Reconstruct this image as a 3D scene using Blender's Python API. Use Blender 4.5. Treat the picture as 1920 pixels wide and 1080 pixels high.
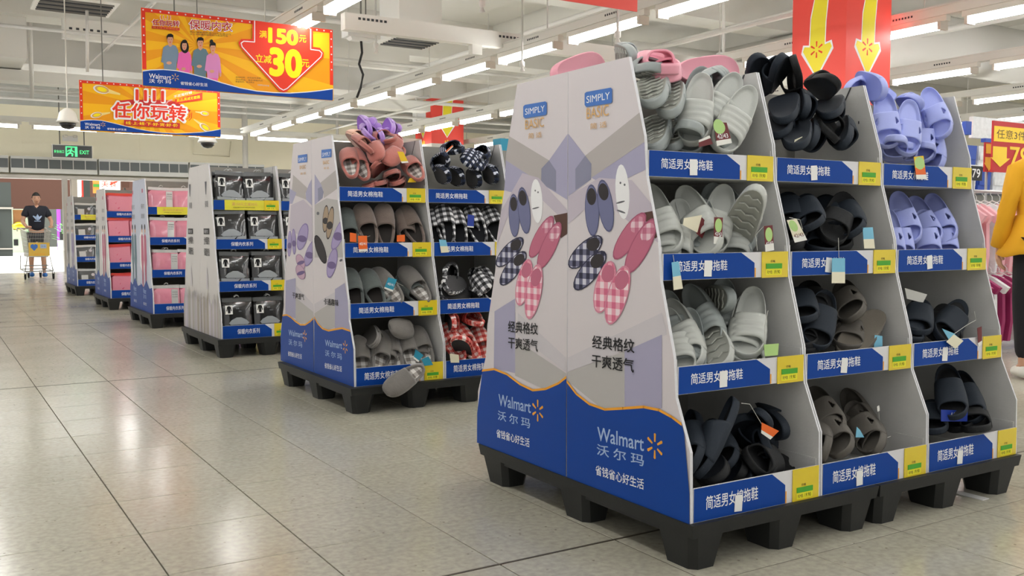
import bpy, bmesh, math, random
from mathutils import Vector, Matrix
random.seed(7)
for o in list(bpy.data.objects): bpy.data.objects.remove(o)
S = bpy.context.scene
COL = S.collection
PI = math.pi
# ---------------------------------------------------------------- camera
F_PX, HOR = 1777.0, 432.0
PITCH = math.atan((540-HOR)/F_PX)
YAW = math.radians(31.711)
CAM = Vector((0, 0, 0.96))
FW = Vector((math.sin(YAW)*math.cos(PITCH), math.cos(YAW)*math.cos(PITCH), -math.sin(PITCH)))
RT = Vector((math.cos(YAW), -math.sin(YAW), 0)); UP = RT.cross(FW)
cd = bpy.data.cameras.new('camera'); cam = bpy.data.objects.new('camera', cd); COL.objects.link(cam)
cd.sensor_width = 36; cd.lens = 36*F_PX/1920; cd.clip_start = .05; cd.clip_end = 300
R3 = Matrix((RT, UP, -FW)).transposed()
cam.matrix_world = Matrix.Translation(CAM) @ R3.to_4x4()
S.camera = cam
def ray(px, py): return FW*F_PX + RT*(px-960) - UP*(py-540)
def at(px, py, Y):
    d = ray(px, py); return CAM + d*(Y/d.y)
def atx(px, py, X):
    d = ray(px, py); return CAM + d*(X/d.x)
def atz(px, py, z):
    d = ray(px, py); return CAM + d*((z-CAM.z)/d.z)
# ---------------------------------------------------------------- world, exposure, large lights
W = bpy.data.worlds.new('world'); S.world = W; W.use_nodes = True
W.node_tree.nodes['Background'].inputs[0].default_value = (1, .985, .95, 1)
W.node_tree.nodes['Background'].inputs[1].default_value = WORLD = 0.62
S.view_settings.view_transform = 'Standard'; S.view_settings.look = 'None'
S.view_settings.gamma = 1; S.view_settings.use_curve_mapping = False
S.view_settings.exposure = 0.35
TUBE = 21.0
def area(name, loc, rot, sx, sy, power, colr=(1, 1, 1)):
    l = bpy.data.lights.new(name, 'AREA'); l.shape = 'RECTANGLE'; l.size = sx; l.size_y = sy; l.energy = power; l.color = colr
    o = bpy.data.objects.new(name, l); COL.objects.link(o); o.location = loc; o.rotation_euler = rot
    return o
area('lobby_daylight', (-2, 42, 9.0), (0, 0, 0), 40, 26, 13000, (1, 1, 1))
# ---------------------------------------------------------------- materials
def lin(c):
    if isinstance(c, str):
        c = [int(c[i:i+2], 16)/255 for i in (0, 2, 4)]
    return tuple((x/12.92 if x <= .04045 else ((x+.055)/1.055)**2.4) for x in c) + (1,)
M = {}
def mat(name, c, rough=.6, metal=0, bump=0, bscale=60, var=0, vscale=8, emit=0, coat=0, alpha=1, sheen=0, spec=.5):
    m = bpy.data.materials.new(name); m.use_nodes = True; nt = m.node_tree; b = nt.nodes['Principled BSDF']
    col = lin(c); b.inputs['Base Color'].default_value = col; b.inputs['Roughness'].default_value = rough
    b.inputs['Metallic'].default_value = metal; b.inputs['Specular IOR Level'].default_value = spec
    if emit: b.inputs['Emission Color'].default_value = col; b.inputs['Emission Strength'].default_value = emit
    if coat: b.inputs['Coat Weight'].default_value = coat; b.inputs['Coat Roughness'].default_value = .08
    if sheen: b.inputs['Sheen Weight'].default_value = sheen
    if alpha < 1: b.inputs['Alpha'].default_value = alpha
    if bump or var:
        tc = nt.nodes.new('ShaderNodeTexCoord')
    if bump:
        n = nt.nodes.new('ShaderNodeTexNoise'); n.inputs['Scale'].default_value = bscale; n.inputs['Detail'].default_value = 3
        bp = nt.nodes.new('ShaderNodeBump'); bp.inputs['Strength'].default_value = bump; bp.inputs['Distance'].default_value = .004
        nt.links.new(tc.outputs['Object'], n.inputs['Vector']); nt.links.new(n.outputs[0], bp.inputs['Height']); nt.links.new(bp.outputs[0], b.inputs['Normal'])
    if var:
        n = nt.nodes.new('ShaderNodeTexNoise'); n.inputs['Scale'].default_value = vscale; n.inputs['Detail'].default_value = 4
        r = nt.nodes.new('ShaderNodeMapRange'); r.inputs[1].default_value = .3; r.inputs[2].default_value = .7; r.inputs[3].default_value = 1-var; r.inputs[4].default_value = 1+var
        mx = nt.nodes.new('ShaderNodeVectorMath'); mx.operation = 'SCALE'; mx.inputs[0].default_value = col[:3]
        nt.links.new(tc.outputs['Object'], n.inputs['Vector']); nt.links.new(n.outputs[0], r.inputs[0]); nt.links.new(r.outputs[0], mx.inputs['Scale']); nt.links.new(mx.outputs[0], b.inputs['Base Color'])
    M[name] = m
    return m
def gingham(name, dark, mid, light, size=.02, axes=('X', 'Y'), rough=.85):
    m = mat(name, mid, rough); nt = m.node_tree; b = nt.nodes['Principled BSDF']
    tc = nt.nodes.new('ShaderNodeTexCoord'); sp = nt.nodes.new('ShaderNodeSeparateXYZ'); nt.links.new(tc.outputs['Object'], sp.inputs[0])
    outs = []
    for a in axes:
        w = nt.nodes.new('ShaderNodeMath'); w.operation = 'MULTIPLY'; w.inputs[1].default_value = .5/size; nt.links.new(sp.outputs[a], w.inputs[0])
        f = nt.nodes.new('ShaderNodeMath'); f.operation = 'FRACT'; nt.links.new(w.outputs[0], f.inputs[0])
        g = nt.nodes.new('ShaderNodeMath'); g.operation = 'GREATER_THAN'; g.inputs[1].default_value = .5; nt.links.new(f.outputs[0], g.inputs[0]); outs.append(g)
    ad = nt.nodes.new('ShaderNodeMath'); ad.operation = 'ADD'; nt.links.new(outs[0].outputs[0], ad.inputs[0]); nt.links.new(outs[1].outputs[0], ad.inputs[1])
    dv = nt.nodes.new('ShaderNodeMath'); dv.operation = 'MULTIPLY'; dv.inputs[1].default_value = .5; nt.links.new(ad.outputs[0], dv.inputs[0])
    cr = nt.nodes.new('ShaderNodeValToRGB'); cr.color_ramp.interpolation = 'CONSTANT'
    e = cr.color_ramp.elements; e[0].position = 0; e[0].color = lin(light); e[1].position = .75; e[1].color = lin(dark)
    k = e.new(.25); k.color = lin(mid)
    nt.links.new(dv.outputs[0], cr.inputs[0]); nt.links.new(cr.outputs[0], b.inputs['Base Color'])
    return m
for n, c, r in [
    ('print_taupe', 'b5afad', .5), ('print_lavender', 'a9a6c0', .5), ('print_slate', '8c8da3', .5), ('print_rose', 'c3bac6', .5),
    ('print_pale', 'cdc8cd', .5), ('print_beige', 'b9b6b4', .5), ('print_brown', '5a4038', .5), ('print_white', 'f2f2f4', .5),
    ('print_grey', '66666c', .5), ('print_blue', '4a78c4', .4), ('print_gold', 'd9ac6a', .4), ('brand_blue', '0a4298', .45),
    ('print_orange', 'f2a838', .4), ('print_black', '1c1c1e', .5), ('print_soft', 'a9bfe0', .5), ('print_red', 'e8402c', .45),
    ('print_crimson', 'c83434', .45), ('print_yellow', 'ffe81c', .45), ('print_amber', 'f2a21e', .45), ('print_amber2', 'fbbd22', .45),
    ('print_cream', 'f6dc8c', .45), ('art_denim', '75789a', .6), ('art_denim_dk', '5c5f80', .6), ('art_dark', '3a3638', .6), ('art_dark_dk', '26232a', .6),
    ('art_pink', 'c27088', .6), ('art_pink_dk', 'a95c76', .6), ('art_navyck_dk', '34344a', .6), ('art_pinkgg_dk', 'd68aa0', .6),
    ('art_tan', 'a8937c', .6), ('art_tan_dk', '3a3436', .6), ('art_lilac', 'a99cc4', .6), ('art_lilac_dk', '8a7cae', .6), ('art_purple', '74648f', .6),
    ('art_rose', 'c4a4b8', .6), ('art_rose_dk', 'a284a0', .6), ('art_skin', 'd9a082', .5), ('art_shirtblue', '7c90a4', .5), ('art_shirtslate', '66808c', .5),
    ('art_hotpink', 'e86ab0', .5), ('art_orchid', 'd88cc0', .5)]:
    mat(n, c, r, spec=.2)
gingham('art_navyck', '2e2e44', '6a6a84', 'cfcfdc', .019, ('Y', 'Z'))
gingham('art_pinkgg', 'd86e8c', 'e8a2b4', 'f4dfe4', .02, ('Y', 'Z'))
gingham('art_pinkck', 'c06c86', 'd394a8', 'e8cbd4', .018, ('Y', 'Z'))
mat('panel_print', 'd6cfd2', .42); mat('panel_print_blue', 'c2c8da', .42); mat('panel_print_white', 'd4d0ce', .45)
mat('card_grey_shaded', '8e8c86', .8, bump=.15, bscale=120, var=.05, vscale=10)  # darker copy of the card grey: shade at the bin backs put into colour
mat('card_grey', 'c6c6c4', .8, bump=.15, bscale=120, var=.04, vscale=14)
mat('card_edge', 'e4e4e8', .8, bump=.4, bscale=300)
mat('pallet_black', '1a1c1c', .55, bump=.1, bscale=90, var=.12, vscale=12)
mat('lip_white', 'e0dfe2', .5); mat('card_yellow', 'e6cc1e', .35, coat=.5); mat('sticker_yellow', 'f2ea28', .5); mat('marker_green', '4aa82c', .5)
mat('sticker_white', 'f2f2f0', .5)
mat('lip_yellow', 'e4dc3c', .4)
# slippers
mat('eva_grey', 'c0c3be', .5, bump=.08, bscale=200); mat('eva_grey_sole', 'a6a8a0', .6, bump=.25, bscale=60)
mat('eva_slate', '9ea5a4', .5, bump=.08, bscale=200)
mat('eva_navy', '1a2430', .75, bump=.3, bscale=400); mat('eva_navy_sole', '17202c', .75, bump=.3, bscale=500)
mat('eva_black', '121417', .75, bump=.2, bscale=300)
mat('eva_lavender', 'a6b0ea', .5, bump=.05, bscale=200); mat('eva_lavender_sole', '8490d8', .55)
mat('eva_taupe', '5c5852', .7, bump=.15, bscale=300); mat('eva_taupe_sole', '6a645a', .8, bump=.25, bscale=400)
mat('eva_pink', 'f2a8b8', .45); mat('eva_pink_in', 'e08ca0', .5)
mat('plush_rose', 'b66c62', .95, bump=.5, bscale=260, sheen=.4, var=.06, vscale=30); mat('plush_rose_sole', 'a05e58', .9)
mat('plush_peach', 'e8b49c', .95, bump=.5, bscale=260, sheen=.4)
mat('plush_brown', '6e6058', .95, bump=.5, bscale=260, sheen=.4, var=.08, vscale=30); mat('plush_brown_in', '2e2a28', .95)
mat('plush_green', '5c6462', .95, bump=.5, bscale=260, sheen=.4, var=.08, vscale=30)
mat('plush_grey', '77736f', .95, bump=.5, bscale=260, sheen=.4, var=.08, vscale=30); mat('plush_grey_sole', '5c5956', .9)
mat('plush_purple', 'b088d8', .95, bump=.8, bscale=200, sheen=.6); mat('plush_purple_sole', '8a5cba', .8)
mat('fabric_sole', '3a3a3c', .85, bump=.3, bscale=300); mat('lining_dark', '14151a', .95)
gingham('gingham_black', '1c1c1e', '6a6a6e', 'e4e4e6', .019); gingham('gingham_navy', '10141f', '1f2a44', 'c8ccd8', .016)
gingham('gingham_red', 'c43c38', 'df8078', 'f6e2de', .019); gingham('lining_check', '77716c', 'b0aba6', 'e6e4e0', .022)
mat('tag_white', 'f0efe8', .5); mat('tag_orange', 'ee6c22', .5); mat('tag_blue', '7cc0dc', .5); mat('tag_teal', '2a92b0', .5); mat('tag_maroon', '6e2428', .5)
mat('tag_green', 'b4d888', .5); mat('tag_cream', 'ece6cc', .5); mat('tag_navyblue', '1c3a9c', .5); mat('tag_yellow', 'f2c81c', .5)
mat('string', 'cfcfc8', .7)
# packages
mat('bag_black', '17181b', .22, coat=.8, bump=.6, bscale=22); mat('bag_pink', 'd98aa0', .25, coat=.7, bump=.5, bscale=22); mat('bag_rose', 'd0607a', .25, coat=.7, bump=.5, bscale=22)
mat('bag_grey', '55585a', .22, coat=.8, bump=.6, bscale=22); mat('bag_clear', 'c6c8c8', .2, coat=.8, bump=.5, bscale=30); mat('badge_silver', '9aa0a4', .35)
mat('bag_red', 'd8403a', .3, coat=.6)
# structure
mat('ceiling_white', 'dcdad4', .9, var=.05, vscale=.6); mat('beam_white', 'dddbd4', .85, var=.04, vscale=1.2); mat('duct_white', 'dedcd6', .55, bump=.1, bscale=8)
mat('wall_cream', 'fbf5de', .8, var=.02, vscale=1); mat('wall_raw', 'c2c4c0', .9, bump=.2, bscale=10, var=.08, vscale=3)
mat('pipe_white', 'd2d0ca', .5); mat('pipe_dark', '6a6862', .6); mat('dark_gap', '3c3e40', .8)
mat('metal_frame', 'a8a49c', .35, .6); mat('metal_dark', '3c3e3e', .4, .4); mat('curtain_grey', 'd8d9d6', .4); mat('curtain_slot', '62686a', .5)
mat('lamp_body', 'e0dcd2', .5); mat('lamp_cap', 'd2cabe', .5)
mat('tube_light', (1, 1, 1), .5, emit=TUBE)
mat('pillar_red', 'f04a3e', .5); mat('arrow_yellow', 'f2e024', .5)
mat('poster_red', 'e0483c', .5)
mat('plastic_white', 'dcdcda', .4); mat('plastic_black', '18181a', .2, coat=.6); mat('exit_black', '101814', .3); mat('exit_green', '4cf08c', .5, emit=.9)
mat('skin', 'c99a80', .55); mat('skin_legs', 'b08268', .55); mat('hair_black', '1c1815', .6); mat('shirt_navy', '22242e', .9, bump=.3, bscale=40); mat('jacket_yellow', 'e0a418', .85, bump=.35, bscale=14)
mat('trousers_black', '15151a', .9, bump=.3, bscale=30); mat('shoe_white', 'd8d6ce', .6); mat('shoe_blue', '2c6cb8', .6); mat('lip_pink', 'a8605a', .6); mat('eye_dark', '181210', .4); mat('shorts_dark', '30323a', .9)
mat('cart_wire', 'b4b4ac', .3, .7); mat('cart_grey', '8c8c88', .5); mat('cart_board', 'e0b84c', .5); mat('rubber', '242424', .8)
mat('lobby_floor', 'f4f2ee', .5); mat('lobby_brown', '472a1c', .8, var=.05, vscale=.3); mat('lobby_grey', '5c6058', .8); mat('lobby_dark', '2e3430', .7)
mat('machine_green', 'c8d8c0', .5); mat('machine_glass', 'a87848', .3); mat('neon_green', '30f088', .5, emit=1.5); mat('leaf_green', '58a03c', .6); mat('sofa_pink', 'b0386c', .8); mat('violet', '8c3cc8', .6, emit=.3)
mat('shop_lit', 'fff6e8', .5, emit=1.1); mat('shop_red', 'b02c20', .6); mat('shop_orange', 'e88c3c', .6); mat('shop_green', '3c8c34', .6)
mat('goods_white', 'e4e6e8', .6, var=.1, vscale=20); mat('baby_pink', 'eeb4bc', .85, bump=.3, bscale=30); mat('goods_blue', '2c50b0', .5); mat('goods_maroon', '9c2860', .6); mat('rack_metal', 'b0b0b0', .3, .8)
mat('price_red', 'c4262a', .5); mat('price_black', '202022', .5); mat('digit_yellow', 'ffd83a', .5)
mat('bone', 'd8d4c8', .5)
def floor_material():
    m = mat('floor_tile', 'b9b5a6', .2); nt = m.node_tree; b = nt.nodes['Principled BSDF']
    g = nt.nodes.new('ShaderNodeNewGeometry'); L = nt.links.new
    def noise(sc, det=2):
        n = nt.nodes.new('ShaderNodeTexNoise'); n.inputs['Scale'].default_value = sc; n.inputs['Detail'].default_value = det; L(g.outputs['Position'], n.inputs['Vector']); return n
    def ramp(src, a, ca, c_, cc, interp='LINEAR'):
        r = nt.nodes.new('ShaderNodeValToRGB'); r.color_ramp.interpolation = interp; e = r.color_ramp.elements; e[0].position = a; e[0].color = ca; e[1].position = c_; e[1].color = cc; L(src, r.inputs[0]); return r
    base = ramp(noise(1.1, 3).outputs[0], .3, lin('b3af9f'), .7, lin('bebaab'))
    n2 = noise(45, 4); fine = ramp(n2.outputs[0], .35, (.86, .86, .86, 1), .65, (1.06, 1.06, 1.05, 1))
    v = nt.nodes.new('ShaderNodeTexVoronoi'); v.inputs['Scale'].default_value = 34; L(g.outputs['Position'], v.inputs['Vector'])
    sp = ramp(v.outputs['Distance'], .10, (.42, .38, .34, 1), .17, (1, 1, 1, 1))
    n3 = noise(9, 2); gate = ramp(n3.outputs[0], .52, (1, 1, 1, 1), .60, (0, 0, 0, 1))
    mxs = nt.nodes.new('ShaderNodeMixRGB'); mxs.blend_type = 'MIX'; L(gate.outputs[0], mxs.inputs[0]); L(sp.outputs[0], mxs.inputs[1]); mxs.inputs[2].default_value = (1, 1, 1, 1)
    inv = nt.nodes.new('ShaderNodeMixRGB'); inv.blend_type = 'MULTIPLY'; inv.inputs[0].default_value = 1; L(base.outputs[0], inv.inputs[1]); L(fine.outputs[0], inv.inputs[2])
    o2 = nt.nodes.new('ShaderNodeMixRGB'); o2.blend_type = 'MULTIPLY'; o2.inputs[0].default_value = .8; L(inv.outputs[0], o2.inputs[1]); L(mxs.outputs[0], o2.inputs[2])
    L(o2.outputs[0], b.inputs['Base Color'])
    rr = nt.nodes.new('ShaderNodeMapRange'); rr.inputs[3].default_value = .13; rr.inputs[4].default_value = .24; L(noise(2.2, 3).outputs[0], rr.inputs[0]); L(rr.outputs[0], b.inputs['Roughness'])
    bp = nt.nodes.new('ShaderNodeBump'); bp.inputs['Strength'].default_value = .10; bp.inputs['Distance'].default_value = .01; L(noise(3.0, 2).outputs[0], bp.inputs['Height']); L(bp.outputs[0], b.inputs['Normal'])
    b.inputs['Specular IOR Level'].default_value = .6
floor_material(); mat('grout', '6c685c', .8); mat('strip_dark', '4c4438', .5)
# ---------------------------------------------------------------- helpers
KIDS = {}
def new_obj(name, me, parent=None):
    o = bpy.data.objects.new(name, me); COL.objects.link(o)
    if parent is not None: o.parent = parent; KIDS.setdefault(parent.name, []).append(o)
    return o
def mesh(name, V, Fc, mats, midx=None, smooth=False):
    me = bpy.data.meshes.new(name); me.from_pydata([tuple(v) for v in V], [], Fc)
    for m in (mats if isinstance(mats, (list, tuple)) else [mats]): me.materials.append(M[m])
    if midx: me.polygons.foreach_set('material_index', midx)
    if smooth: me.polygons.foreach_set('use_smooth', [True]*len(me.polygons))
    me.update(); return me
class MB:
    """collects simple shapes for one mesh"""
    def __init__(s): s.v = []; s.f = []; s.m = []
    def add(s, V, Fc, mi=0):
        k = len(s.v); s.v += [tuple(p) for p in V]; s.f += [tuple(i+k for i in f) for f in Fc]; s.m += [mi]*len(Fc); return s
    def box(s, x0, x1, y0, y1, z0, z1, mi=0):
        return s.add([(x, y, z) for z in (z0, z1) for x, y in ((x0, y0), (x1, y0), (x1, y1), (x0, y1))], [(0, 3, 2, 1), (4, 5, 6, 7), (0, 1, 5, 4), (1, 2, 6, 5), (2, 3, 7, 6), (3, 0, 4, 7)], mi)
    def taper(s, x0, x1, y0, y1, z0, z1, d, mi=0):
        V = [(x0+d, y0+d, z0), (x1-d, y0+d, z0), (x1-d, y1-d, z0), (x0+d, y1-d, z0), (x0, y0, z1), (x1, y0, z1), (x1, y1, z1), (x0, y1, z1)]
        return s.add(V, [(0, 3, 2, 1), (4, 5, 6, 7), (0, 1, 5, 4), (1, 2, 6, 5), (2, 3, 7, 6), (3, 0, 4, 7)], mi)
    def tube(s, pts, r, n=6, mi=0, cap=True):
        pts = [Vector(p) for p in pts]; rings = []
        for i, p in enumerate(pts):
            d = (pts[min(i+1, len(pts)-1)] - pts[max(i-1, 0)]).normalized()
            a = d.orthogonal().normalized() if abs(d.z) > .99 else d.cross(Vector((0, 0, 1))).normalized(); b = d.cross(a)
            rr = r[i] if isinstance(r, (list, tuple)) else r
            rings.append([p + a*math.cos(2*PI*k/n)*rr + b*math.sin(2*PI*k/n)*rr for k in range(n)])
        V = [q for R_ in rings for q in R_]; Fc = []
        for i in range(len(rings)-1):
            for k in range(n):
                a_, b_ = i*n+k, i*n+(k+1) % n; Fc.append((a_, b_, b_+n, a_+n))
        if cap: Fc += [tuple(range(n-1, -1, -1)), tuple(range(len(V)-n, len(V)))]
        return s.add(V, Fc, mi)
    def lathe(s, prof, c=(0, 0, 0), n=16, mi=0, sx=1, sy=1):
        V = [(c[0]+r*sx*math.cos(2*PI*k/n), c[1]+r*sy*math.sin(2*PI*k/n), c[2]+z) for r, z in prof for k in range(n)]; Fc = []
        for i in range(len(prof)-1):
            for k in range(n):
                a_, b_ = i*n+k, i*n+(k+1) % n; Fc.append((a_, b_, b_+n, a_+n))
        Fc += [tuple(range(n-1, -1, -1)), tuple(range(len(V)-n, len(V)))]
        return s.add(V, Fc, mi)
    def prism(s, poly, f0, f1, mi=0, mcap0=None, mcap1=None):
        """poly: list of 2D; f0/f1 map 2D->3D for the two caps"""
        n = len(poly); V = [f0(*p) for p in poly] + [f1(*p) for p in poly]; k = len(s.v)
        s.add(V, [(i, (i+1) % n, n+(i+1) % n, n+i) for i in range(n)], mi)
        s.f += [tuple(k+i for i in range(n-1, -1, -1)), tuple(k+n+i for i in range(n))]; s.m += [mi if mcap0 is None else mcap0, mi if mcap1 is None else mcap1]
        return s
    def me(s, name, mats, smooth=False): return mesh(name, s.v, s.f, mats, s.m, smooth)
    def build(s, name, mats, parent=None, smooth=False): return new_obj(name, s.me(name, mats, smooth), parent)
def recalc(me):
    bm = bmesh.new(); bm.from_mesh(me); bmesh.ops.recalc_face_normals(bm, faces=bm.faces); bm.to_mesh(me); bm.free(); return me
def tag(o, label, cat, group=None, kind=None):
    if label: o['label'] = label
    if cat: o['category'] = cat
    if group: o['group'] = group
    if kind: o['kind'] = kind
    return o
def thing(name, label, cat, loc=(0, 0, 0), rz=0, group=None):
    o = bpy.data.objects.new(name, None); COL.objects.link(o); o.empty_display_size = .05; o.location = loc; o.rotation_euler = (0, 0, rz)
    return tag(o, label, cat, group)
def struct(name, mb, mats, parent=None, smooth=False):
    o = mb.build(name, mats, parent, smooth)
    if parent is None: o['kind'] = 'structure'
    return o
def copy_tree(o, parent=None):
    c = o.copy(); COL.objects.link(c)
    if parent is not None: c.parent = parent; KIDS.setdefault(parent.name, []).append(c)
    for ch in KIDS.get(o.name, []): copy_tree(ch, c)
    return c
def clip_poly(poly, conv):
    out = list(poly); n = len(conv)
    for i in range(n):
        a, b = conv[i], conv[(i+1) % n]; inp = out; out = []
        if not inp: break
        def side(p): return (b[0]-a[0])*(p[1]-a[1]) - (b[1]-a[1])*(p[0]-a[0])
        for j in range(len(inp)):
            p, q = inp[j-1], inp[j]; sp, sq = side(p), side(q)
            if sq >= 0:
                if sp < 0: t = sp/(sp-sq); out.append((p[0]+(q[0]-p[0])*t, p[1]+(q[1]-p[1])*t))
                out.append(q)
            elif sp >= 0:
                t = sp/(sp-sq); out.append((p[0]+(q[0]-p[0])*t, p[1]+(q[1]-p[1])*t))
    return out
_txt = {}
def text2d(s, bold=0):
    k = (s, bold)
    if k not in _txt:
        c = bpy.data.curves.new('t', 'FONT'); c.body = s; c.size = 1; c.resolution_u = 2 if ord(s[0]) > 255 else 5; c.fill_mode = 'FRONT'
        o = bpy.data.objects.new('t', c); COL.objects.link(o); dg = bpy.context.evaluated_depsgraph_get()
        me = bpy.data.meshes.new_from_object(o.evaluated_get(dg))
        V = [(v.co.x, v.co.y) for v in me.vertices]; Fc = [tuple(p.vertices) for p in me.polygons]
        bpy.data.objects.remove(o); bpy.data.curves.remove(c); bpy.data.meshes.remove(me)
        x0 = min(v[0] for v in V); x1 = max(v[0] for v in V); y0 = min(v[1] for v in V); y1 = max(v[1] for v in V)
        V0 = [((x-x0)/(x1-x0), (y-y0)/(y1-y0)) for x, y in V]; r = (0, .012, .026, .048, .085)[bold]; nq = 4 if bold == 1 else 12; asp = (x1-x0)/(y1-y0)
        if r:
            W_ = []; F2 = []
            for q in range(nq):
                a = 2*PI*q/nq+PI/4; k0 = len(W_); W_ += [(x+math.cos(a)*r/(x1-x0), y+math.sin(a)*r/(y1-y0), q*.07) for x, y in V0]; F2 += [tuple(i+k0 for i in f) for f in Fc]
            V0, Fc = W_, F2
        _txt[k] = (V0, Fc, asp)
    return _txt[k]
def art(items, mapf, parent, clips=None, name='printed_artwork', step=.00006):
    """flat print laid on a board: items in board coordinates (u, v); mapf(u, v, height)"""
    mats = []; A = ([], [], []); B = ([], [], [])
    def mi(m):
        if m not in mats: mats.append(m)
        return mats.index(m)
    def put(D, V, Fc, m):
        k = len(D[0]); D[0].extend(V); D[1].extend([tuple(i+k for i in f) for f in Fc]); D[2].extend([mi(m)]*len(Fc))
    def poly(p, m, h):
        for c in (clips or [None]):
            q = clip_poly(p, c) if c else p
            if len(q) >= 3: put(A, [mapf(u, v, h) for u, v in q], [tuple(range(len(q)))], m)
    for i, it in enumerate(items):
        h = (i+1)*step; k = it[0]
        if k == 'p': poly(it[2], it[1], h)
        elif k == 'e':
            c, a, b = it[2:5]; poly([(c[0]+a[0]*math.cos(t)+b[0]*math.sin(t), c[1]+a[1]*math.cos(t)+b[1]*math.sin(t)) for t in [2*PI*j/20 for j in range(20)]], it[1], h)
        elif k == 'l':
            w = it[2]/2; P_ = it[3]
            for a, b in zip(P_, P_[1:]):
                dx, dy = b[0]-a[0], b[1]-a[1]; L_ = math.hypot(dx, dy) or 1; nx, ny = -dy/L_*w, dx/L_*w; ex, ey = dx/L_*w*.35, dy/L_*w*.35
                poly([(a[0]-ex+nx, a[1]-ey+ny), (a[0]-ex-nx, a[1]-ey-ny), (b[0]+ex-nx, b[1]+ey-ny), (b[0]+ex+nx, b[1]+ey+ny)], it[1], h)
        elif k == 's':
            c, r = it[2], it[3]
            for j in range(6):
                t = PI/2+j*PI/3; d = (math.cos(t), math.sin(t)); n = (-d[1]*r*.13, d[0]*r*.13)
                q = [(c[0]+d[0]*r*f+n[0]*w, c[1]+d[1]*r*f+n[1]*w) for f, w in ((.35, -.6), (1, -1), (1.08, 0), (1, 1), (.35, .6))]
                poly(q, it[1], h)
        elif k == 'star':
            c, r = it[2], it[3]; poly([(c[0]+math.cos(PI/2+j*PI/5)*r*(1 if j % 2 == 0 else .45), c[1]+math.sin(PI/2+j*PI/5)*r*(1 if j % 2 == 0 else .45)) for j in range(10)], it[1], h)
        elif k == 'rays':
            c = it[2]
            for j in range(0, 32, 2):
                a, b = 2*PI*j/32, 2*PI*(j+1)/32; poly([c, (c[0]+5*math.cos(a), c[1]+5*math.sin(a)), (c[0]+5*math.cos(b), c[1]+5*math.sin(b))], 'print_amber2', h)
        elif k == 't':
            V, Fc, _ = text2d(it[2], it[6]); o, x, u = it[3:6]
            put(B, [mapf(o[0]+x[0]*a+u[0]*b, o[1]+x[1]*a+u[1]*b, h+(c[0]*step if c else 0)) for a, b, *c in V], Fc, it[1])
    out = []
    for nm, D in ((name, A), ('lettering', B)):
        if D[0]: out.append(new_obj(nm, mesh(nm, D[0], D[1], mats, D[2]), parent))
    return out
def ttext(m, s, x, y, h, bold=0, w=None):
    """lettering item: left-bottom x, y, height h (width from the font unless given)"""
    asp = text2d(s, bold)[2]; return ('t', m, s, (x, y), ((w or h*asp), 0), (0, h), bold)
def rect(m, x0, x1, y0, y1): return ('p', m, [(x0, y0), (x1, y0), (x1, y1), (x0, y1)])
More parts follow.
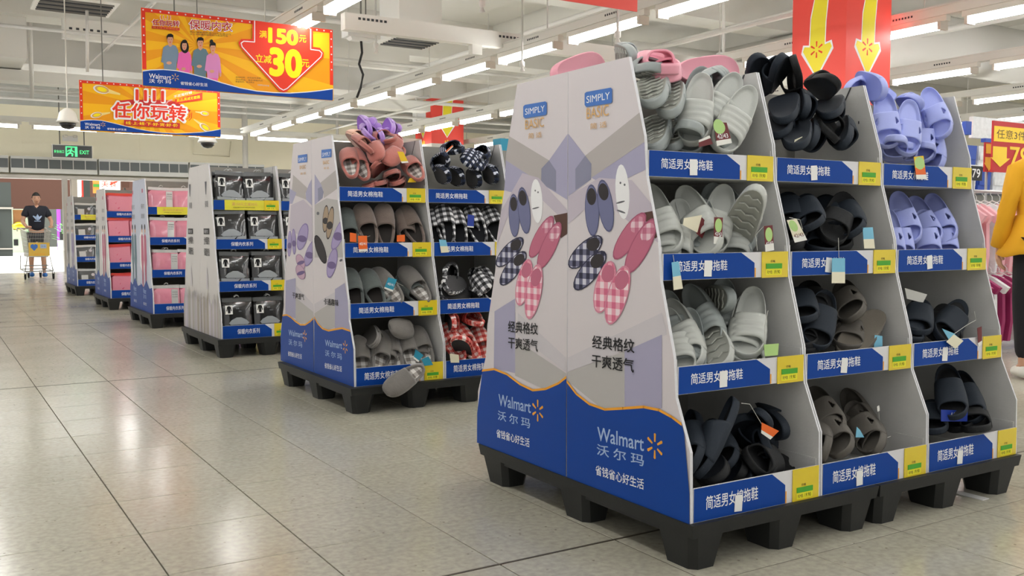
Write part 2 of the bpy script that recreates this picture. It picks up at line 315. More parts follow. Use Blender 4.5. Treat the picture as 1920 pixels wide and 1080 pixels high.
ART = {
 'near_front': [
  ('p','print_taupe',[(0.3638,1.3051),(0.3956,1.2212),(0.1295,1.1257),(0.1292,1.1695),(0.0954,1.1973)]),
  ('p','print_lavender',[(0.0011,1.2752),(0.0954,1.1973),(0.1292,1.1695),(0.1271,1.1207),(0.0024,1.071)]),
  ('p','print_slate',[(0.0954,1.1973),(0.1292,1.1695),(0.1271,1.1207),(0.0428,1.0908),(0.0423,1.1582)]),
  ('p','print_lavender',[(0.3957,1.2199),(0.4051,1.1398),(0.2175,1.0931),(0.1295,1.1257)]),
  ('p','print_rose',[(0.0024,1.071),(0.1697,1.1238),(0.3306,1.1094),(0.4378,1.0244),(0.4699,0.9173),(0.3322,0.978),(0.1703,1.0659),(0.0029,0.9797)]),
  ('p','print_pale',[(0.0013,0.5395),(0.4725,0.7239),(0.4957,0.6628),(0.0016,0.4924)]),
  ('p','print_lavender',[(0.3026,0.5937),(0.4735,0.6607),(0.4766,0.4479),(0.3047,0.4164)]),
  ('p','print_beige',[(0.0017,0.4898),(0.3026,0.5937),(0.3047,0.4164),(0.195,0.3987),(0.0018,0.4623)]),
  ('p','print_brown',[(0.3751,1.0106),(0.441,1.0176),(0.4674,0.9506),(0.4391,0.9357),(0.4073,0.9776)]),
  ('e','print_white',(0.2866,1.0764),(0.0334,-0.0001),(0.0079,-0.0827)),
  ('e','print_grey',(0.2772,1.1034),(0.0045,-0.0002),(0.0,-0.0035)),
  ('e','print_grey',(0.2975,1.097),(0.0045,-0.0002),(0.0,-0.0035)),
  ('e','print_grey',(0.2779,1.0451),(0.0217,0.0031),(0.0012,-0.0027)),
  ('e','print_grey',(0.2816,1.0169),(0.0212,-0.0051),(-0.0015,-0.0026)),
  ('e','art_denim_dk',(0.1341,1.0231),(0.0378,0.0001),(0.0055,-0.0824)),
  ('e','art_denim',(0.1341,1.0231),(0.0339,0.0001),(0.0052,-0.0769)),
  ('e','art_dark',(0.1312,1.0666),(0.0248,-0.0002),(0.0018,-0.0269)),
  ('e','art_denim_dk',(0.2039,1.0362),(0.0384,0.0024),(0.0195,-0.0815)),
  ('e','art_denim',(0.2039,1.0362),(0.0345,0.0022),(0.0182,-0.076)),
  ('e','art_dark',(0.1935,1.0795),(0.0253,0.0013),(0.0064,-0.0268)),
  ('e','art_pink_dk',(0.3216,0.9418),(0.0355,-0.0143),(-0.0709,-0.07)),
  ('e','art_pink',(0.3216,0.9418),(0.0319,-0.0128),(-0.066,-0.0652)),
  ('e','art_pinkck',(0.3578,0.9776),(0.0228,-0.0095),(-0.0223,-0.022)),
  ('e','art_pink_dk',(0.3742,0.9126),(0.0386,-0.012),(-0.0636,-0.0821)),
  ('e','art_pink',(0.3742,0.9126),(0.0346,-0.0108),(-0.0592,-0.0765)),
  ('e','art_pinkck',(0.4068,0.9547),(0.0248,-0.0081),(-0.02,-0.0259)),
  ('e','art_navyck_dk',(0.0979,0.89),(0.0354,-0.0209),(-0.0865,-0.0513)),
  ('e','art_navyck',(0.0979,0.89),(0.0318,-0.0188),(-0.0806,-0.0478)),
  ('e','art_dark',(0.1419,0.9162),(0.0227,-0.0137),(-0.0271,-0.0161)),
  ('e','art_navyck_dk',(0.1234,0.8313),(0.0396,-0.0169),(-0.0793,-0.0638)),
  ('e','art_navyck',(0.1234,0.8313),(0.0355,-0.0152),(-0.0739,-0.0594)),
  ('e','art_dark',(0.1639,0.8639),(0.0254,-0.0112),(-0.0249,-0.02)),
  ('e','art_pinkgg_dk',(0.2029,0.7834),(0.0488,-0.0049),(-0.0325,-0.0831)),
  ('e','art_pinkgg',(0.2029,0.7834),(0.0438,-0.0044),(-0.0303,-0.0775)),
  ('e','art_pink',(0.2198,0.8267),(0.0317,-0.0036),(-0.0104,-0.0267)),
  ('e','art_pinkgg_dk',(0.2673,0.7618),(0.0489,-0.0059),(-0.0406,-0.0927)),
  ('e','art_pinkgg',(0.2673,0.7618),(0.0439,-0.0053),(-0.0379,-0.0864)),
  ('e','art_pink',(0.2884,0.8098),(0.0317,-0.0043),(-0.013,-0.0296)),
  ('p','print_blue',[(0.0939,1.3932),(0.1026,1.3966),(0.2284,1.3945),(0.2354,1.3888),(0.2358,1.3508),(0.2289,1.3474),(0.1029,1.3498),(0.0942,1.3567)]),
  ('t','print_white','SIMPLY',(0.1041,1.3614),(0.12,-0.0008),(-0.0002,0.0219),0),
  ('t','print_gold','BASIC',(0.1045,1.3117),(0.1143,0.0001),(-0.0003,0.0336),0),
  ('t','print_gold','简 适',(0.1246,1.277),(0.0852,-0.0005),(-0.0002,0.0189),0),
  ('p','brand_blue',[(0.0018,0.464),(0.0561,0.4315),(0.127,0.4061),(0.2083,0.4025),(0.2984,0.4201),(0.3957,0.4403),(0.4653,0.4423),(0.5213,0.4328),(0.5702,0.4154),(0.6118,0.1323),(0.0039,0.1296)]),
  ('l','print_orange',0.008,[(0.0018,0.4606),(0.0561,0.4273),(0.127,0.4052),(0.2083,0.4008),(0.2984,0.4186),(0.3958,0.4388),(0.4653,0.4408),(0.5213,0.4298),(0.5627,0.4156)]),
  ('t','print_black','经典格纹',(0.1419,0.587),(0.2099,0.0067),(-0.0004,0.0411),1),
  ('t','print_black','干爽透气',(0.1397,0.5265),(0.2104,0.0079),(-0.0004,0.0412),1),
  ('t','print_soft','Walmart',(0.1718,0.296),(0.2281,0.0108),(-0.0004,0.0429),1),
  ('t','print_soft','沃 尔 玛',(0.1695,0.25),(0.231,0.0104),(-0.0003,0.0347),1),
  ('t','print_white','省钱省心好生活',(0.1633,0.1839),(0.2381,0.0068),(-0.0003,0.0315),1),
  ('s','print_orange',(0.4497,0.3319),0.0357),
 ],
 'near_rear': [
  ('p','print_taupe',[(0.2186,1.3041),(0.2056,1.2157),(0.4426,1.1218),(0.4453,1.1722),(0.4921,1.1954)]),
  ('p','print_lavender',[(0.5991,1.2741),(0.4921,1.1954),(0.4453,1.1707),(0.4426,1.1194),(0.6005,1.0597)]),
  ('p','print_slate',[(0.4921,1.1954),(0.4453,1.1707),(0.4426,1.1194),(0.5342,1.0886),(0.5338,1.1581)]),
  ('p','print_lavender',[(0.2056,1.2157),(0.181,1.1092),(0.3543,1.0786),(0.4426,1.1218)]),
  ('p','print_rose',[(0.1809,1.033),(0.3237,1.1611),(0.4281,1.1399),(0.6007,1.0255),(0.601,0.9798),(0.4283,1.0763),(0.2773,1.0809),(0.1474,0.905)]),
  ('p','print_lavender',[(0.1311,0.6592),(0.2762,0.7161),(0.2763,0.446),(0.125,0.446)]),
  ('p','print_pale',[(0.2936,0.6663),(0.5959,0.5387),(0.5962,0.4914),(0.2937,0.5877)]),
  ('p','print_beige',[(0.2762,0.5674),(0.5962,0.4871),(0.5963,0.4742),(0.4767,0.4139),(0.2763,0.4367)]),
  ('p','print_brown',[(0.5208,1.0098),(0.6007,1.0179),(0.6011,0.9493),(0.5623,0.9337)]),
  ('e','print_white',(0.4167,1.0607),(0.0362,0.0001),(0.0075,-0.0759)),
  ('e','print_grey',(0.4078,1.0969),(0.0044,-0.0002),(0.0,-0.0032)),
  ('e','print_grey',(0.4254,1.0907),(0.0044,-0.0001),(0.0,-0.0032)),
  ('e','print_grey',(0.4109,1.0369),(0.0225,0.0028),(0.0011,-0.0023)),
  ('e','art_denim_dk',(0.2695,1.0131),(0.0368,0.0002),(0.0052,-0.0777)),
  ('e','art_denim',(0.2695,1.0131),(0.033,0.0002),(0.0048,-0.0725)),
  ('e','art_dark',(0.2668,1.0542),(0.0241,-0.0001),(0.0017,-0.0254)),
  ('e','art_denim_dk',(0.3361,1.0302),(0.0401,0.0015),(0.0163,-0.0828)),
  ('e','art_denim',(0.3361,1.0302),(0.036,0.0014),(0.0152,-0.0772)),
  ('e','art_dark',(0.3275,1.0741),(0.0264,0.0007),(0.0054,-0.0272)),
  ('e','art_pink_dk',(0.4461,0.9369),(0.0378,-0.0109),(-0.0687,-0.0719)),
  ('e','art_pink',(0.4461,0.9369),(0.034,-0.0098),(-0.064,-0.067)),
  ('e','art_pinkck',(0.4814,0.9738),(0.0244,-0.0073),(-0.0217,-0.0228)),
  ('e','art_pink_dk',(0.4947,0.9081),(0.0409,-0.0096),(-0.0627,-0.08)),
  ('e','art_pink',(0.4947,0.9081),(0.0367,-0.0086),(-0.0584,-0.0745)),
  ('e','art_pinkck',(0.527,0.9492),(0.0264,-0.0065),(-0.0199,-0.0254)),
  ('e','art_navyck_dk',(0.2377,0.881),(0.038,-0.0172),(-0.0892,-0.0536)),
  ('e','art_navyck',(0.2377,0.881),(0.0341,-0.0154),(-0.0831,-0.0499)),
  ('e','art_dark',(0.2832,0.9084),(0.0244,-0.0113),(-0.028,-0.0169)),
  ('e','art_navyck_dk',(0.2616,0.8229),(0.0408,-0.0143),(-0.0833,-0.0633)),
  ('e','art_navyck',(0.2616,0.8229),(0.0367,-0.0128),(-0.0776,-0.059)),
  ('e','art_dark',(0.3043,0.8553),(0.0262,-0.0095),(-0.0263,-0.0199)),
  ('e','art_pinkgg_dk',(0.3365,0.7761),(0.0475,-0.0032),(-0.0326,-0.0844)),
  ('e','art_pinkgg',(0.3365,0.7761),(0.0427,-0.0029),(-0.0304,-0.0787)),
  ('e','art_pink',(0.3535,0.8201),(0.0309,-0.0024),(-0.0105,-0.0271)),
  ('e','art_pinkgg_dk',(0.3999,0.7466),(0.0494,-0.002),(-0.0309,-0.0982)),
  ('e','art_pinkgg',(0.3999,0.7466),(0.0444,-0.0018),(-0.0288,-0.0915)),
  ('e','art_pink',(0.416,0.7978),(0.0322,-0.0018),(-0.0099,-0.0316)),
  ('p','print_blue',[(0.3326,1.3921),(0.3432,1.3966),(0.4716,1.394),(0.48,1.3884),(0.4802,1.3519),(0.4717,1.3481),(0.3432,1.3499),(0.3326,1.3566)]),
  ('t','print_white','SIMPLY',(0.3447,1.3618),(0.1227,-0.0009),(-0.0,0.0209),0),
  ('t','print_gold','BASIC',(0.3448,1.3111),(0.1186,-0.0004),(-0.0001,0.0322),0),
  ('t','print_gold','简 适',(0.3659,1.2771),(0.0834,-0.0013),(-0.0,0.0193),0),
  ('p','brand_blue',[(0.044,0.4281),(0.1307,0.4448),(0.2229,0.4373),(0.3111,0.4134),(0.3957,0.4023),(0.4767,0.4184),(0.5543,0.4486),(0.6067,0.4782),(0.6089,0.1302),(-0.0273,0.134)]),
  ('l','print_orange',0.008,[(0.0381,0.4253),(0.1307,0.4428),(0.2229,0.4354),(0.3111,0.4115),(0.3957,0.4014),(0.4767,0.4175),(0.5543,0.4478),(0.6023,0.4759)]),
  ('t','print_black','经典格纹',(0.2319,0.5913),(0.196,0.0071),(0.0,0.0414),1),
  ('t','print_black','干爽透气',(0.2319,0.5329),(0.1962,0.0073),(0.0,0.0415),1),
  ('t','print_soft','Walmart',(0.1641,0.3111),(0.2201,0.0073),(0.0001,0.0425),1),
  ('t','print_soft','沃 尔 玛',(0.1585,0.257),(0.2209,0.0056),(0.0001,0.0349),1),
  ('t','print_white','省钱省心好生活',(0.149,0.1892),(0.2272,0.0056),(0.0001,0.0311),1),
  ('s','print_orange',(0.4288,0.3348),0.0361),
 ],
 'mid_front': [
  ('p','print_taupe',[(0.4611,1.3051),(0.4776,1.2027),(0.1907,1.1383),(0.1816,1.1843),(0.1069,1.2179)]),
  ('p','print_lavender',[(0.0471,1.2787),(0.1504,1.2161),(0.1876,1.1727),(0.1693,1.1389),(0.0409,1.1036)]),
  ('p','print_slate',[(0.15,1.2046),(0.1876,1.1727),(0.1693,1.1389),(0.0992,1.1216),(0.0974,1.1951)]),
  ('p','print_beige',[(0.0409,1.1036),(0.2331,1.1371),(0.4654,1.1158),(0.5087,0.9334),(0.5246,0.8174),(0.0302,0.8053)]),
  ('p','print_pale',[(0.0181,0.5389),(0.4138,0.6448),(0.4484,0.6203),(0.0163,0.4891)]),
  ('p','print_lavender',[(0.3417,0.641),(0.485,0.6814),(0.5893,0.441),(0.3351,0.4249)]),
  ('p','print_beige',[(0.0162,0.4856),(0.3399,0.5804),(0.3353,0.4317),(0.2038,0.403),(0.0151,0.4535)]),
  ('e','art_tan_dk',(0.2125,1.0236),(0.0453,-0.0016),(-0.0173,-0.0759)),
  ('e','art_tan',(0.2125,1.0236),(0.0395,-0.0014),(-0.0157,-0.0686)),
  ('e','art_dark',(0.21,1.0128),(0.0429,-0.0014),(-0.0041,-0.018)),
  ('e','art_tan_dk',(0.2809,1.0003),(0.0483,-0.0028),(-0.038,-0.0905)),
  ('e','art_tan',(0.2809,1.0003),(0.0421,-0.0024),(-0.0343,-0.0818)),
  ('e','art_dark',(0.2756,0.9874),(0.0458,-0.0025),(-0.009,-0.0215)),
  ('e','art_lilac_dk',(0.4111,0.9404),(0.0666,-0.0098),(-0.098,-0.0881)),
  ('e','art_lilac',(0.4111,0.9404),(0.0581,-0.0086),(-0.0886,-0.0796)),
  ('e','art_purple',(0.3973,0.928),(0.0633,-0.0092),(-0.0232,-0.0208)),
  ('e','art_dark_dk',(0.1272,0.8542),(0.0668,0.0088),(0.0709,-0.0792)),
  ('e','art_dark',(0.1272,0.8542),(0.0582,0.0077),(0.0642,-0.0718)),
  ('e','art_dark',(0.1374,0.8428),(0.0629,0.0084),(0.017,-0.019)),
  ('e','art_lilac_dk',(0.3051,0.7819),(0.0688,-0.0033),(-0.0503,-0.0836)),
  ('e','art_lilac',(0.3051,0.7819),(0.06,-0.0029),(-0.0455,-0.0756)),
  ('e','art_purple',(0.298,0.77),(0.0652,-0.003),(-0.0119,-0.0198)),
  ('e','print_grey',(0.0969,1.0558),(0.0219,-0.0003),(-0.0003,-0.0093)),
  ('e','print_grey',(0.4367,0.8005),(0.0183,0.0062),(0.01,-0.0042)),
  ('p','print_blue',[(0.1633,1.4063),(0.3162,1.4012),(0.3148,1.3568),(0.1618,1.3607)]),
  ('t','print_white','SIMPLY',(0.1749,1.3674),(0.1279,-0.0017),(0.0007,0.0212),0),
  ('t','print_gold','BASIC',(0.1863,1.3249),(0.0945,-0.0018),(0.0007,0.0197),0),
  ('t','print_gold','简 适',(0.196,1.2963),(0.0798,-0.0013),(0.0004,0.0121),0),
  ('p','brand_blue',[(0.0155,0.4642),(0.0685,0.4331),(0.1463,0.4096),(0.2418,0.4064),(0.335,0.4215),(0.4431,0.4378),(0.5469,0.4339),(0.6139,0.4225),(0.6561,0.132),(0.0038,0.1382)]),
  ('l','print_orange',0.01,[(0.0154,0.4628),(0.0685,0.4317),(0.1463,0.4082),(0.2418,0.405),(0.335,0.4202),(0.4431,0.4365),(0.5469,0.4326),(0.604,0.4268)]),
  ('t','print_black','卡通趣味',(0.1702,0.5455),(0.2229,0.0049),(0.0012,0.0361),1),
  ('t','print_soft','Walmart',(0.1856,0.3146),(0.2543,0.0098),(0.0011,0.0348),1),
  ('t','print_soft','沃 尔 玛',(0.1838,0.2588),(0.2508,0.005),(0.0011,0.0335),1),
  ('t','print_white','省钱省心好生活',(0.1738,0.188),(0.259,0.0108),(0.001,0.0308),1),
  ('s','print_orange',(0.4859,0.3393),0.0331),
 ],
 'mid_rear': [
  ('p','print_taupe',[(0.2786,1.2933),(0.2486,1.1788),(0.5022,1.1387),(0.4921,1.1789),(0.5848,1.1837)]),
  ('p','print_lavender',[(0.6447,1.279),(0.5519,1.2244),(0.4991,1.1787),(0.5022,1.1387),(0.6378,1.088)]),
  ('p','print_lavender',[(0.2119,1.2134),(0.3361,1.1842),(0.2587,1.1205),(0.1952,1.1221)]),
  ('p','print_rose',[(0.2331,1.1128),(0.4552,1.14),(0.6373,1.0724),(0.6305,0.8841),(0.2011,0.9629)]),
  ('p','print_lavender',[(0.1169,0.6508),(0.3009,0.6739),(0.2907,0.4275),(0.0957,0.4389)]),
  ('p','print_pale',[(0.299,0.6293),(0.6138,0.5314),(0.6123,0.4887),(0.296,0.5547)]),
  ('p','print_beige',[(0.296,0.5547),(0.6123,0.4887),(0.6112,0.4602),(0.4427,0.4031),(0.2902,0.4163)]),
  ('e','art_lilac_dk',(0.1975,0.8789),(0.0386,0.0),(-0.0119,-0.0797)),
  ('e','art_lilac',(0.1975,0.8789),(0.0336,0.0),(-0.0108,-0.0721)),
  ('e','art_purple',(0.1958,0.8675),(0.0365,0.0001),(-0.0028,-0.019)),
  ('e','art_lilac_dk',(0.2793,0.8923),(0.0377,0.0008),(0.005,-0.0784)),
  ('e','art_lilac',(0.2793,0.8923),(0.0328,0.0007),(0.0045,-0.0709)),
  ('e','art_purple',(0.28,0.8811),(0.0356,0.0008),(0.0012,-0.0187)),
  ('e','art_lilac_dk',(0.4347,0.9223),(0.0839,-0.0066),(-0.0614,-0.0796)),
  ('e','art_lilac',(0.4347,0.9223),(0.0731,-0.0058),(-0.0555,-0.0719)),
  ('e','art_purple',(0.426,0.911),(0.0795,-0.0061),(-0.0146,-0.0189)),
  ('e','art_lilac_dk',(0.5648,0.8276),(0.0735,-0.0078),(-0.0824,-0.0773)),
  ('e','art_lilac',(0.5648,0.8276),(0.0641,-0.0068),(-0.0744,-0.0699)),
  ('e','art_purple',(0.5531,0.8167),(0.0697,-0.0073),(-0.0195,-0.0183)),
  ('e','art_rose_dk',(0.3928,0.775),(0.0686,0.0103),(0.0459,-0.0428)),
  ('e','art_rose',(0.3928,0.775),(0.0598,0.009),(0.0415,-0.0388)),
  ('e','art_purple',(0.3994,0.7688),(0.0647,0.0098),(0.011,-0.0102)),
  ('e','art_rose_dk',(0.3903,0.7135),(0.0735,0.0117),(0.0459,-0.0425)),
  ('e','art_rose',(0.3903,0.7135),(0.0641,0.0102),(0.0416,-0.0385)),
  ('e','art_purple',(0.3969,0.7074),(0.0693,0.0111),(0.011,-0.0101)),
  ('p','print_blue',[(0.3743,1.402),(0.5331,1.3992),(0.5314,1.3535),(0.3725,1.3567)]),
  ('t','print_white','SIMPLY',(0.3849,1.3649),(0.1352,-0.002),(0.0008,0.021),0),
  ('t','print_gold','BASIC',(0.4024,1.3194),(0.1067,-0.0011),(0.0008,0.0209),0),
  ('t','print_gold','简 适',(0.4131,1.285),(0.0947,0.0001),(0.0005,0.0129),0),
  ('p','brand_blue',[(0.0477,0.4299),(0.1311,0.4393),(0.2003,0.4317),(0.2901,0.4125),(0.3778,0.3991),(0.4641,0.4064),(0.5489,0.4337),(0.6276,0.465),(0.616,0.1395),(-0.0516,0.1246)]),
  ('l','print_orange',0.01,[(0.0476,0.4283),(0.131,0.4386),(0.2003,0.4309),(0.29,0.411),(0.3778,0.3983),(0.464,0.4057),(0.5488,0.4323),(0.6235,0.4633)]),
  ('t','print_black','干爽透气',(0.2395,0.5498),(0.2088,-0.0004),(0.0015,0.0361),1),
  ('t','print_soft','Walmart',(0.1606,0.3142),(0.2576,0.0097),(0.0015,0.0352),1),
  ('t','print_soft','沃 尔 玛',(0.1581,0.2567),(0.2469,0.007),(0.0015,0.0353),1),
  ('t','print_white','省钱省心好生活',(0.1434,0.1861),(0.2524,0.0079),(0.0013,0.0293),1),
  ('s','print_orange',(0.4551,0.3385),0.033),
 ],
 'banner1': [
  ('rays','print_amber',(0.4814,2.6601)),
  ('p','art_shirtblue',[(0.1836,2.4177),(0.2863,2.4268),(0.2878,2.2841),(0.177,2.2753)]),
  ('p','art_shirtblue',[(0.1984,2.6249),(0.2293,2.6413),(0.2601,2.6444),(0.2951,2.6347),(0.3049,2.5996),(0.2924,2.4197),(0.1835,2.413),(0.1802,2.5873)]),
  ('p','art_shirtblue',[(0.1825,2.6111),(0.1984,2.6249),(0.1852,2.4934),(0.2129,2.4847),(0.209,2.4625),(0.1605,2.4798)]),
  ('p','art_shirtblue',[(0.2949,2.629),(0.312,2.6003),(0.3225,2.4681),(0.3021,2.4615),(0.2933,2.551)]),
  ('e','art_skin',(0.2302,2.4768),(0.0228,0.0021),(-0.0003,-0.0142)),
  ('e','art_skin',(0.3116,2.4528),(0.0106,0.001),(-0.0004,-0.0172)),
  ('p','art_skin',[(0.2315,2.6632),(0.257,2.6658),(0.2635,2.6391),(0.242,2.6199),(0.2231,2.6369)]),
  ('e','art_skin',(0.2434,2.6862),(0.0255,0.0027),(-0.0009,-0.0417)),
  ('p','print_black',[(0.2154,2.6833),(0.2125,2.7132),(0.227,2.7354),(0.2533,2.742),(0.2724,2.7308),(0.2733,2.6912),(0.265,2.7111),(0.2246,2.7069)]),
  ('e','print_black',(0.2347,2.6891),(0.0035,0.0004),(-0.0001,-0.0028)),
  ('e','print_black',(0.254,2.6911),(0.0035,0.0004),(-0.0001,-0.0028)),
  ('e','print_red',(0.2438,2.6635),(0.0061,0.0006),(-0.0001,-0.0038)),
  ('p','art_hotpink',[(0.3161,2.3751),(0.404,2.3825),(0.4049,2.2387),(0.3102,2.2315)]),
  ('p','art_hotpink',[(0.3294,2.5839),(0.3558,2.5998),(0.3821,2.6024),(0.412,2.5919),(0.4203,2.5564),(0.4091,2.3753),(0.316,2.3703),(0.3137,2.5462)]),
  ('p','art_hotpink',[(0.3157,2.5702),(0.3294,2.5839),(0.3177,2.4514),(0.3414,2.4421),(0.3379,2.4199),(0.2966,2.4381)]),
  ('p','art_hotpink',[(0.4118,2.5862),(0.4263,2.557),(0.435,2.4236),(0.4175,2.4172),(0.4103,2.5076)]),
  ('e','art_skin',(0.3562,2.4339),(0.0195,0.0017),(-0.0003,-0.0144)),
  ('e','art_skin',(0.4256,2.4084),(0.0091,0.0008),(-0.0003,-0.0173)),
  ('p','art_skin',[(0.3578,2.6219),(0.3795,2.6241),(0.385,2.597),(0.3666,2.578),(0.3505,2.5955)]),
  ('e','print_black',(0.3693,2.6355),(0.0374,0.0091),(0.0069,-0.0579)),
  ('e','art_skin',(0.368,2.6449),(0.0218,0.0022),(-0.0009,-0.042)),
  ('p','print_black',[(0.344,2.6424),(0.3416,2.6726),(0.354,2.6948),(0.3766,2.701),(0.3929,2.6893),(0.3936,2.6493),(0.3865,2.6696),(0.3519,2.6661)]),
  ('e','print_black',(0.3605,2.6479),(0.003,0.0003),(-0.0001,-0.0029)),
  ('e','print_black',(0.3771,2.6496),(0.003,0.0003),(-0.0001,-0.0029)),
  ('e','print_red',(0.3682,2.622),(0.0053,0.0005),(-0.0001,-0.0038)),
  ('p','art_shirtslate',[(0.449,2.4094),(0.5552,2.4186),(0.5569,2.2736),(0.4426,2.2647)]),
  ('p','art_shirtslate',[(0.464,2.62),(0.4959,2.6366),(0.5276,2.6398),(0.5638,2.6299),(0.574,2.5942),(0.5614,2.4114),(0.4489,2.4046),(0.4453,2.5818)]),
  ('p','art_shirtslate',[(0.4475,2.6059),(0.464,2.62),(0.4506,2.4864),(0.4792,2.4774),(0.4752,2.455),(0.4251,2.4726)]),
  ('p','art_shirtslate',[(0.5637,2.6241),(0.5813,2.5949),(0.5925,2.4605),(0.5713,2.4538),(0.5621,2.5448)]),
  ('e','art_skin',(0.4971,2.4694),(0.0236,0.0021),(-0.0003,-0.0145)),
  ('e','art_skin',(0.5812,2.445),(0.011,0.001),(-0.0003,-0.0175)),
  ('p','art_skin',[(0.4981,2.6589),(0.5244,2.6616),(0.5311,2.6343),(0.509,2.6148),(0.4895,2.6321)]),
  ('e','art_skin',(0.5103,2.6823),(0.0263,0.0027),(-0.0008,-0.0424)),
  ('p','print_black',[(0.4814,2.6793),(0.4784,2.7097),(0.4932,2.7323),(0.5205,2.739),(0.5402,2.7276),(0.5412,2.6873),(0.5325,2.7076),(0.4909,2.7033)]),
  ('e','print_black',(0.5013,2.6852),(0.0036,0.0004),(-0.0001,-0.0029)),
  ('e','print_black',(0.5213,2.6872),(0.0036,0.0004),(-0.0001,-0.0029)),
  ('e','print_red',(0.5108,2.6592),(0.0063,0.0006),(-0.0001,-0.0039)),
  ('p','art_hotpink',[(0.5668,2.3741),(0.6631,2.3821),(0.6645,2.2361),(0.5608,2.2283)]),
  ('p','art_orchid',[(0.5807,2.5861),(0.6096,2.6025),(0.6384,2.6053),(0.6712,2.5948),(0.6804,2.5588),(0.6687,2.3748),(0.5667,2.3692),(0.5636,2.5478)]),
  ('p','art_orchid',[(0.5657,2.5722),(0.5807,2.5861),(0.5683,2.4516),(0.5943,2.4423),(0.5906,2.4197),(0.5452,2.438)]),
  ('p','art_orchid',[(0.6711,2.589),(0.687,2.5594),(0.697,2.424),(0.6778,2.4175),(0.6696,2.5092)]),
  ('e','art_skin',(0.6105,2.434),(0.0214,0.0019),(-0.0003,-0.0146)),
  ('e','art_skin',(0.6867,2.4085),(0.01,0.0008),(-0.0003,-0.0176)),
  ('p','art_skin',[(0.6117,2.6249),(0.6355,2.6273),(0.6416,2.5998),(0.6215,2.5804),(0.6038,2.598)]),
  ('e','print_black',(0.6116,2.7052),(0.0164,0.0017),(-0.0004,-0.0213)),
  ('e','art_skin',(0.6228,2.6483),(0.0239,0.0024),(-0.0008,-0.0427)),
  ('p','print_black',[(0.5965,2.6457),(0.5938,2.6763),(0.6074,2.6989),(0.6321,2.7053),(0.6499,2.6936),(0.6508,2.653),(0.643,2.6735),(0.6052,2.6697)]),
  ('e','print_black',(0.6146,2.6513),(0.0033,0.0003),(-0.0001,-0.0029)),
  ('e','print_black',(0.6327,2.6531),(0.0033,0.0003),(-0.0001,-0.0029)),
  ('e','print_red',(0.6232,2.6251),(0.0058,0.0006),(-0.0001,-0.0039)),
  ('p','brand_blue',[(-0.0131,2.3789),(0.0683,2.3972),(0.1778,2.4106),(0.2886,2.4108),(0.4005,2.3957),(0.552,2.368),(0.7063,2.332),(0.8636,2.3003),(1.0241,2.283),(1.188,2.2803),(1.3551,2.2879),(1.5258,2.3109),(1.6559,2.3341),(1.7903,2.3621),(1.7889,2.2507),(-0.0159,2.2571)]),
  ('l','print_white',0.008,[(-0.0131,2.3808),(0.0683,2.3991),(0.1779,2.4125),(0.2886,2.4127),(0.4005,2.3976),(0.5521,2.37),(0.7063,2.334),(0.8636,2.3023),(1.0241,2.2849),(1.188,2.2824),(1.3552,2.2899),(1.5258,2.3129),(1.656,2.3362),(1.7903,2.3642)]),
  ('p','print_red',[(0.9967,2.9471),(1.5932,2.9277),(1.591,2.7568),(1.6613,2.7536),(1.7011,2.7112),(1.6929,2.6641),(1.3238,2.3058),(1.2869,2.2898),(1.2454,2.3048),(0.8722,2.6849),(0.861,2.723),(0.8864,2.758),(0.9937,2.7692)]),
  ('l','print_white',0.009,[(1.0179,2.9465),(1.0145,2.7436),(0.911,2.7409),(0.8858,2.7206),(0.8952,2.6872),(1.251,2.3305),(1.2873,2.3131),(1.3242,2.3311),(1.6711,2.6672),(1.6825,2.7043),(1.6556,2.7274),(1.5669,2.7289),(1.5695,2.9251)]),
  ('t','print_yellow','满',(1.0608,2.79),(0.0714,0.0035),(0.0011,0.0675),1),
  ('t','print_yellow','150',(1.1542,2.758),(0.2764,0.0),(0.0021,0.1317),3),
  ('t','print_yellow','元',(1.4522,2.7886),(0.0693,0.001),(0.0009,0.067),1),
  ('t','print_yellow','立减',(1.0205,2.556),(0.1532,-0.0009),(0.0013,0.0794),1),
  ('t','print_yellow','30',(1.1649,2.4531),(0.2965,-0.0012),(0.0038,0.2454),3),
  ('t','print_yellow','元',(1.4734,2.5518),(0.075,0.0016),(0.001,0.0734),1),
  ('t','print_white','保暖内衣',(0.4104,2.7961),(0.3948,0.0188),(0.0018,0.0907),3),
  ('t','print_crimson','保暖内衣',(0.4143,2.8003),(0.3871,0.0181),(0.0017,0.086),1),
  ('t','print_brown','购买保暖内衣满150元立减30元',(0.4173,2.7663),(0.3755,0.017),(0.0003,0.0172),0),
  ('t','print_brown','以上活动最终解释权归本店所有',(0.4188,2.7474),(0.3442,0.0172),(0.0003,0.0153),0),
  ('t','print_brown','活动时间：详见店内海报',(0.8274,2.391),(0.2393,0.01),(0.0003,0.0148),0),
  ('t','print_brown','活动商品：指定保暖内衣',(0.827,2.3693),(0.2597,0.0093),(0.0003,0.0148),0),
  ('t','print_brown','数量有限，售完即止',(0.8267,2.3496),(0.1784,0.0065),(0.0003,0.0148),0),
  ('t','print_soft','以店内公示为准',(1.0351,2.3366),(0.1124,-0.0011),(0.0002,0.015),0),
  ('t','print_white','11.11',(0.1601,2.8606),(0.0899,0.0047),(0.0007,0.032),3),
  ('t','print_red','11.11',(0.1619,2.8618),(0.0862,0.0043),(0.0006,0.0301),1),
  ('t','print_white','任你玩转',(0.0879,2.7963),(0.2386,0.0115),(0.0012,0.0543),3),
  ('t','print_crimson','任你玩转',(0.0906,2.7985),(0.2322,0.0108),(0.0011,0.0506),2),
  ('p','print_crimson',[(0.0859,2.7905),(0.3263,2.7983),(0.3258,2.7754),(0.0855,2.768)]),
  ('t','print_amber','线上线下好货好价',(0.0946,2.7727),(0.222,0.0065),(0.0003,0.015),0),
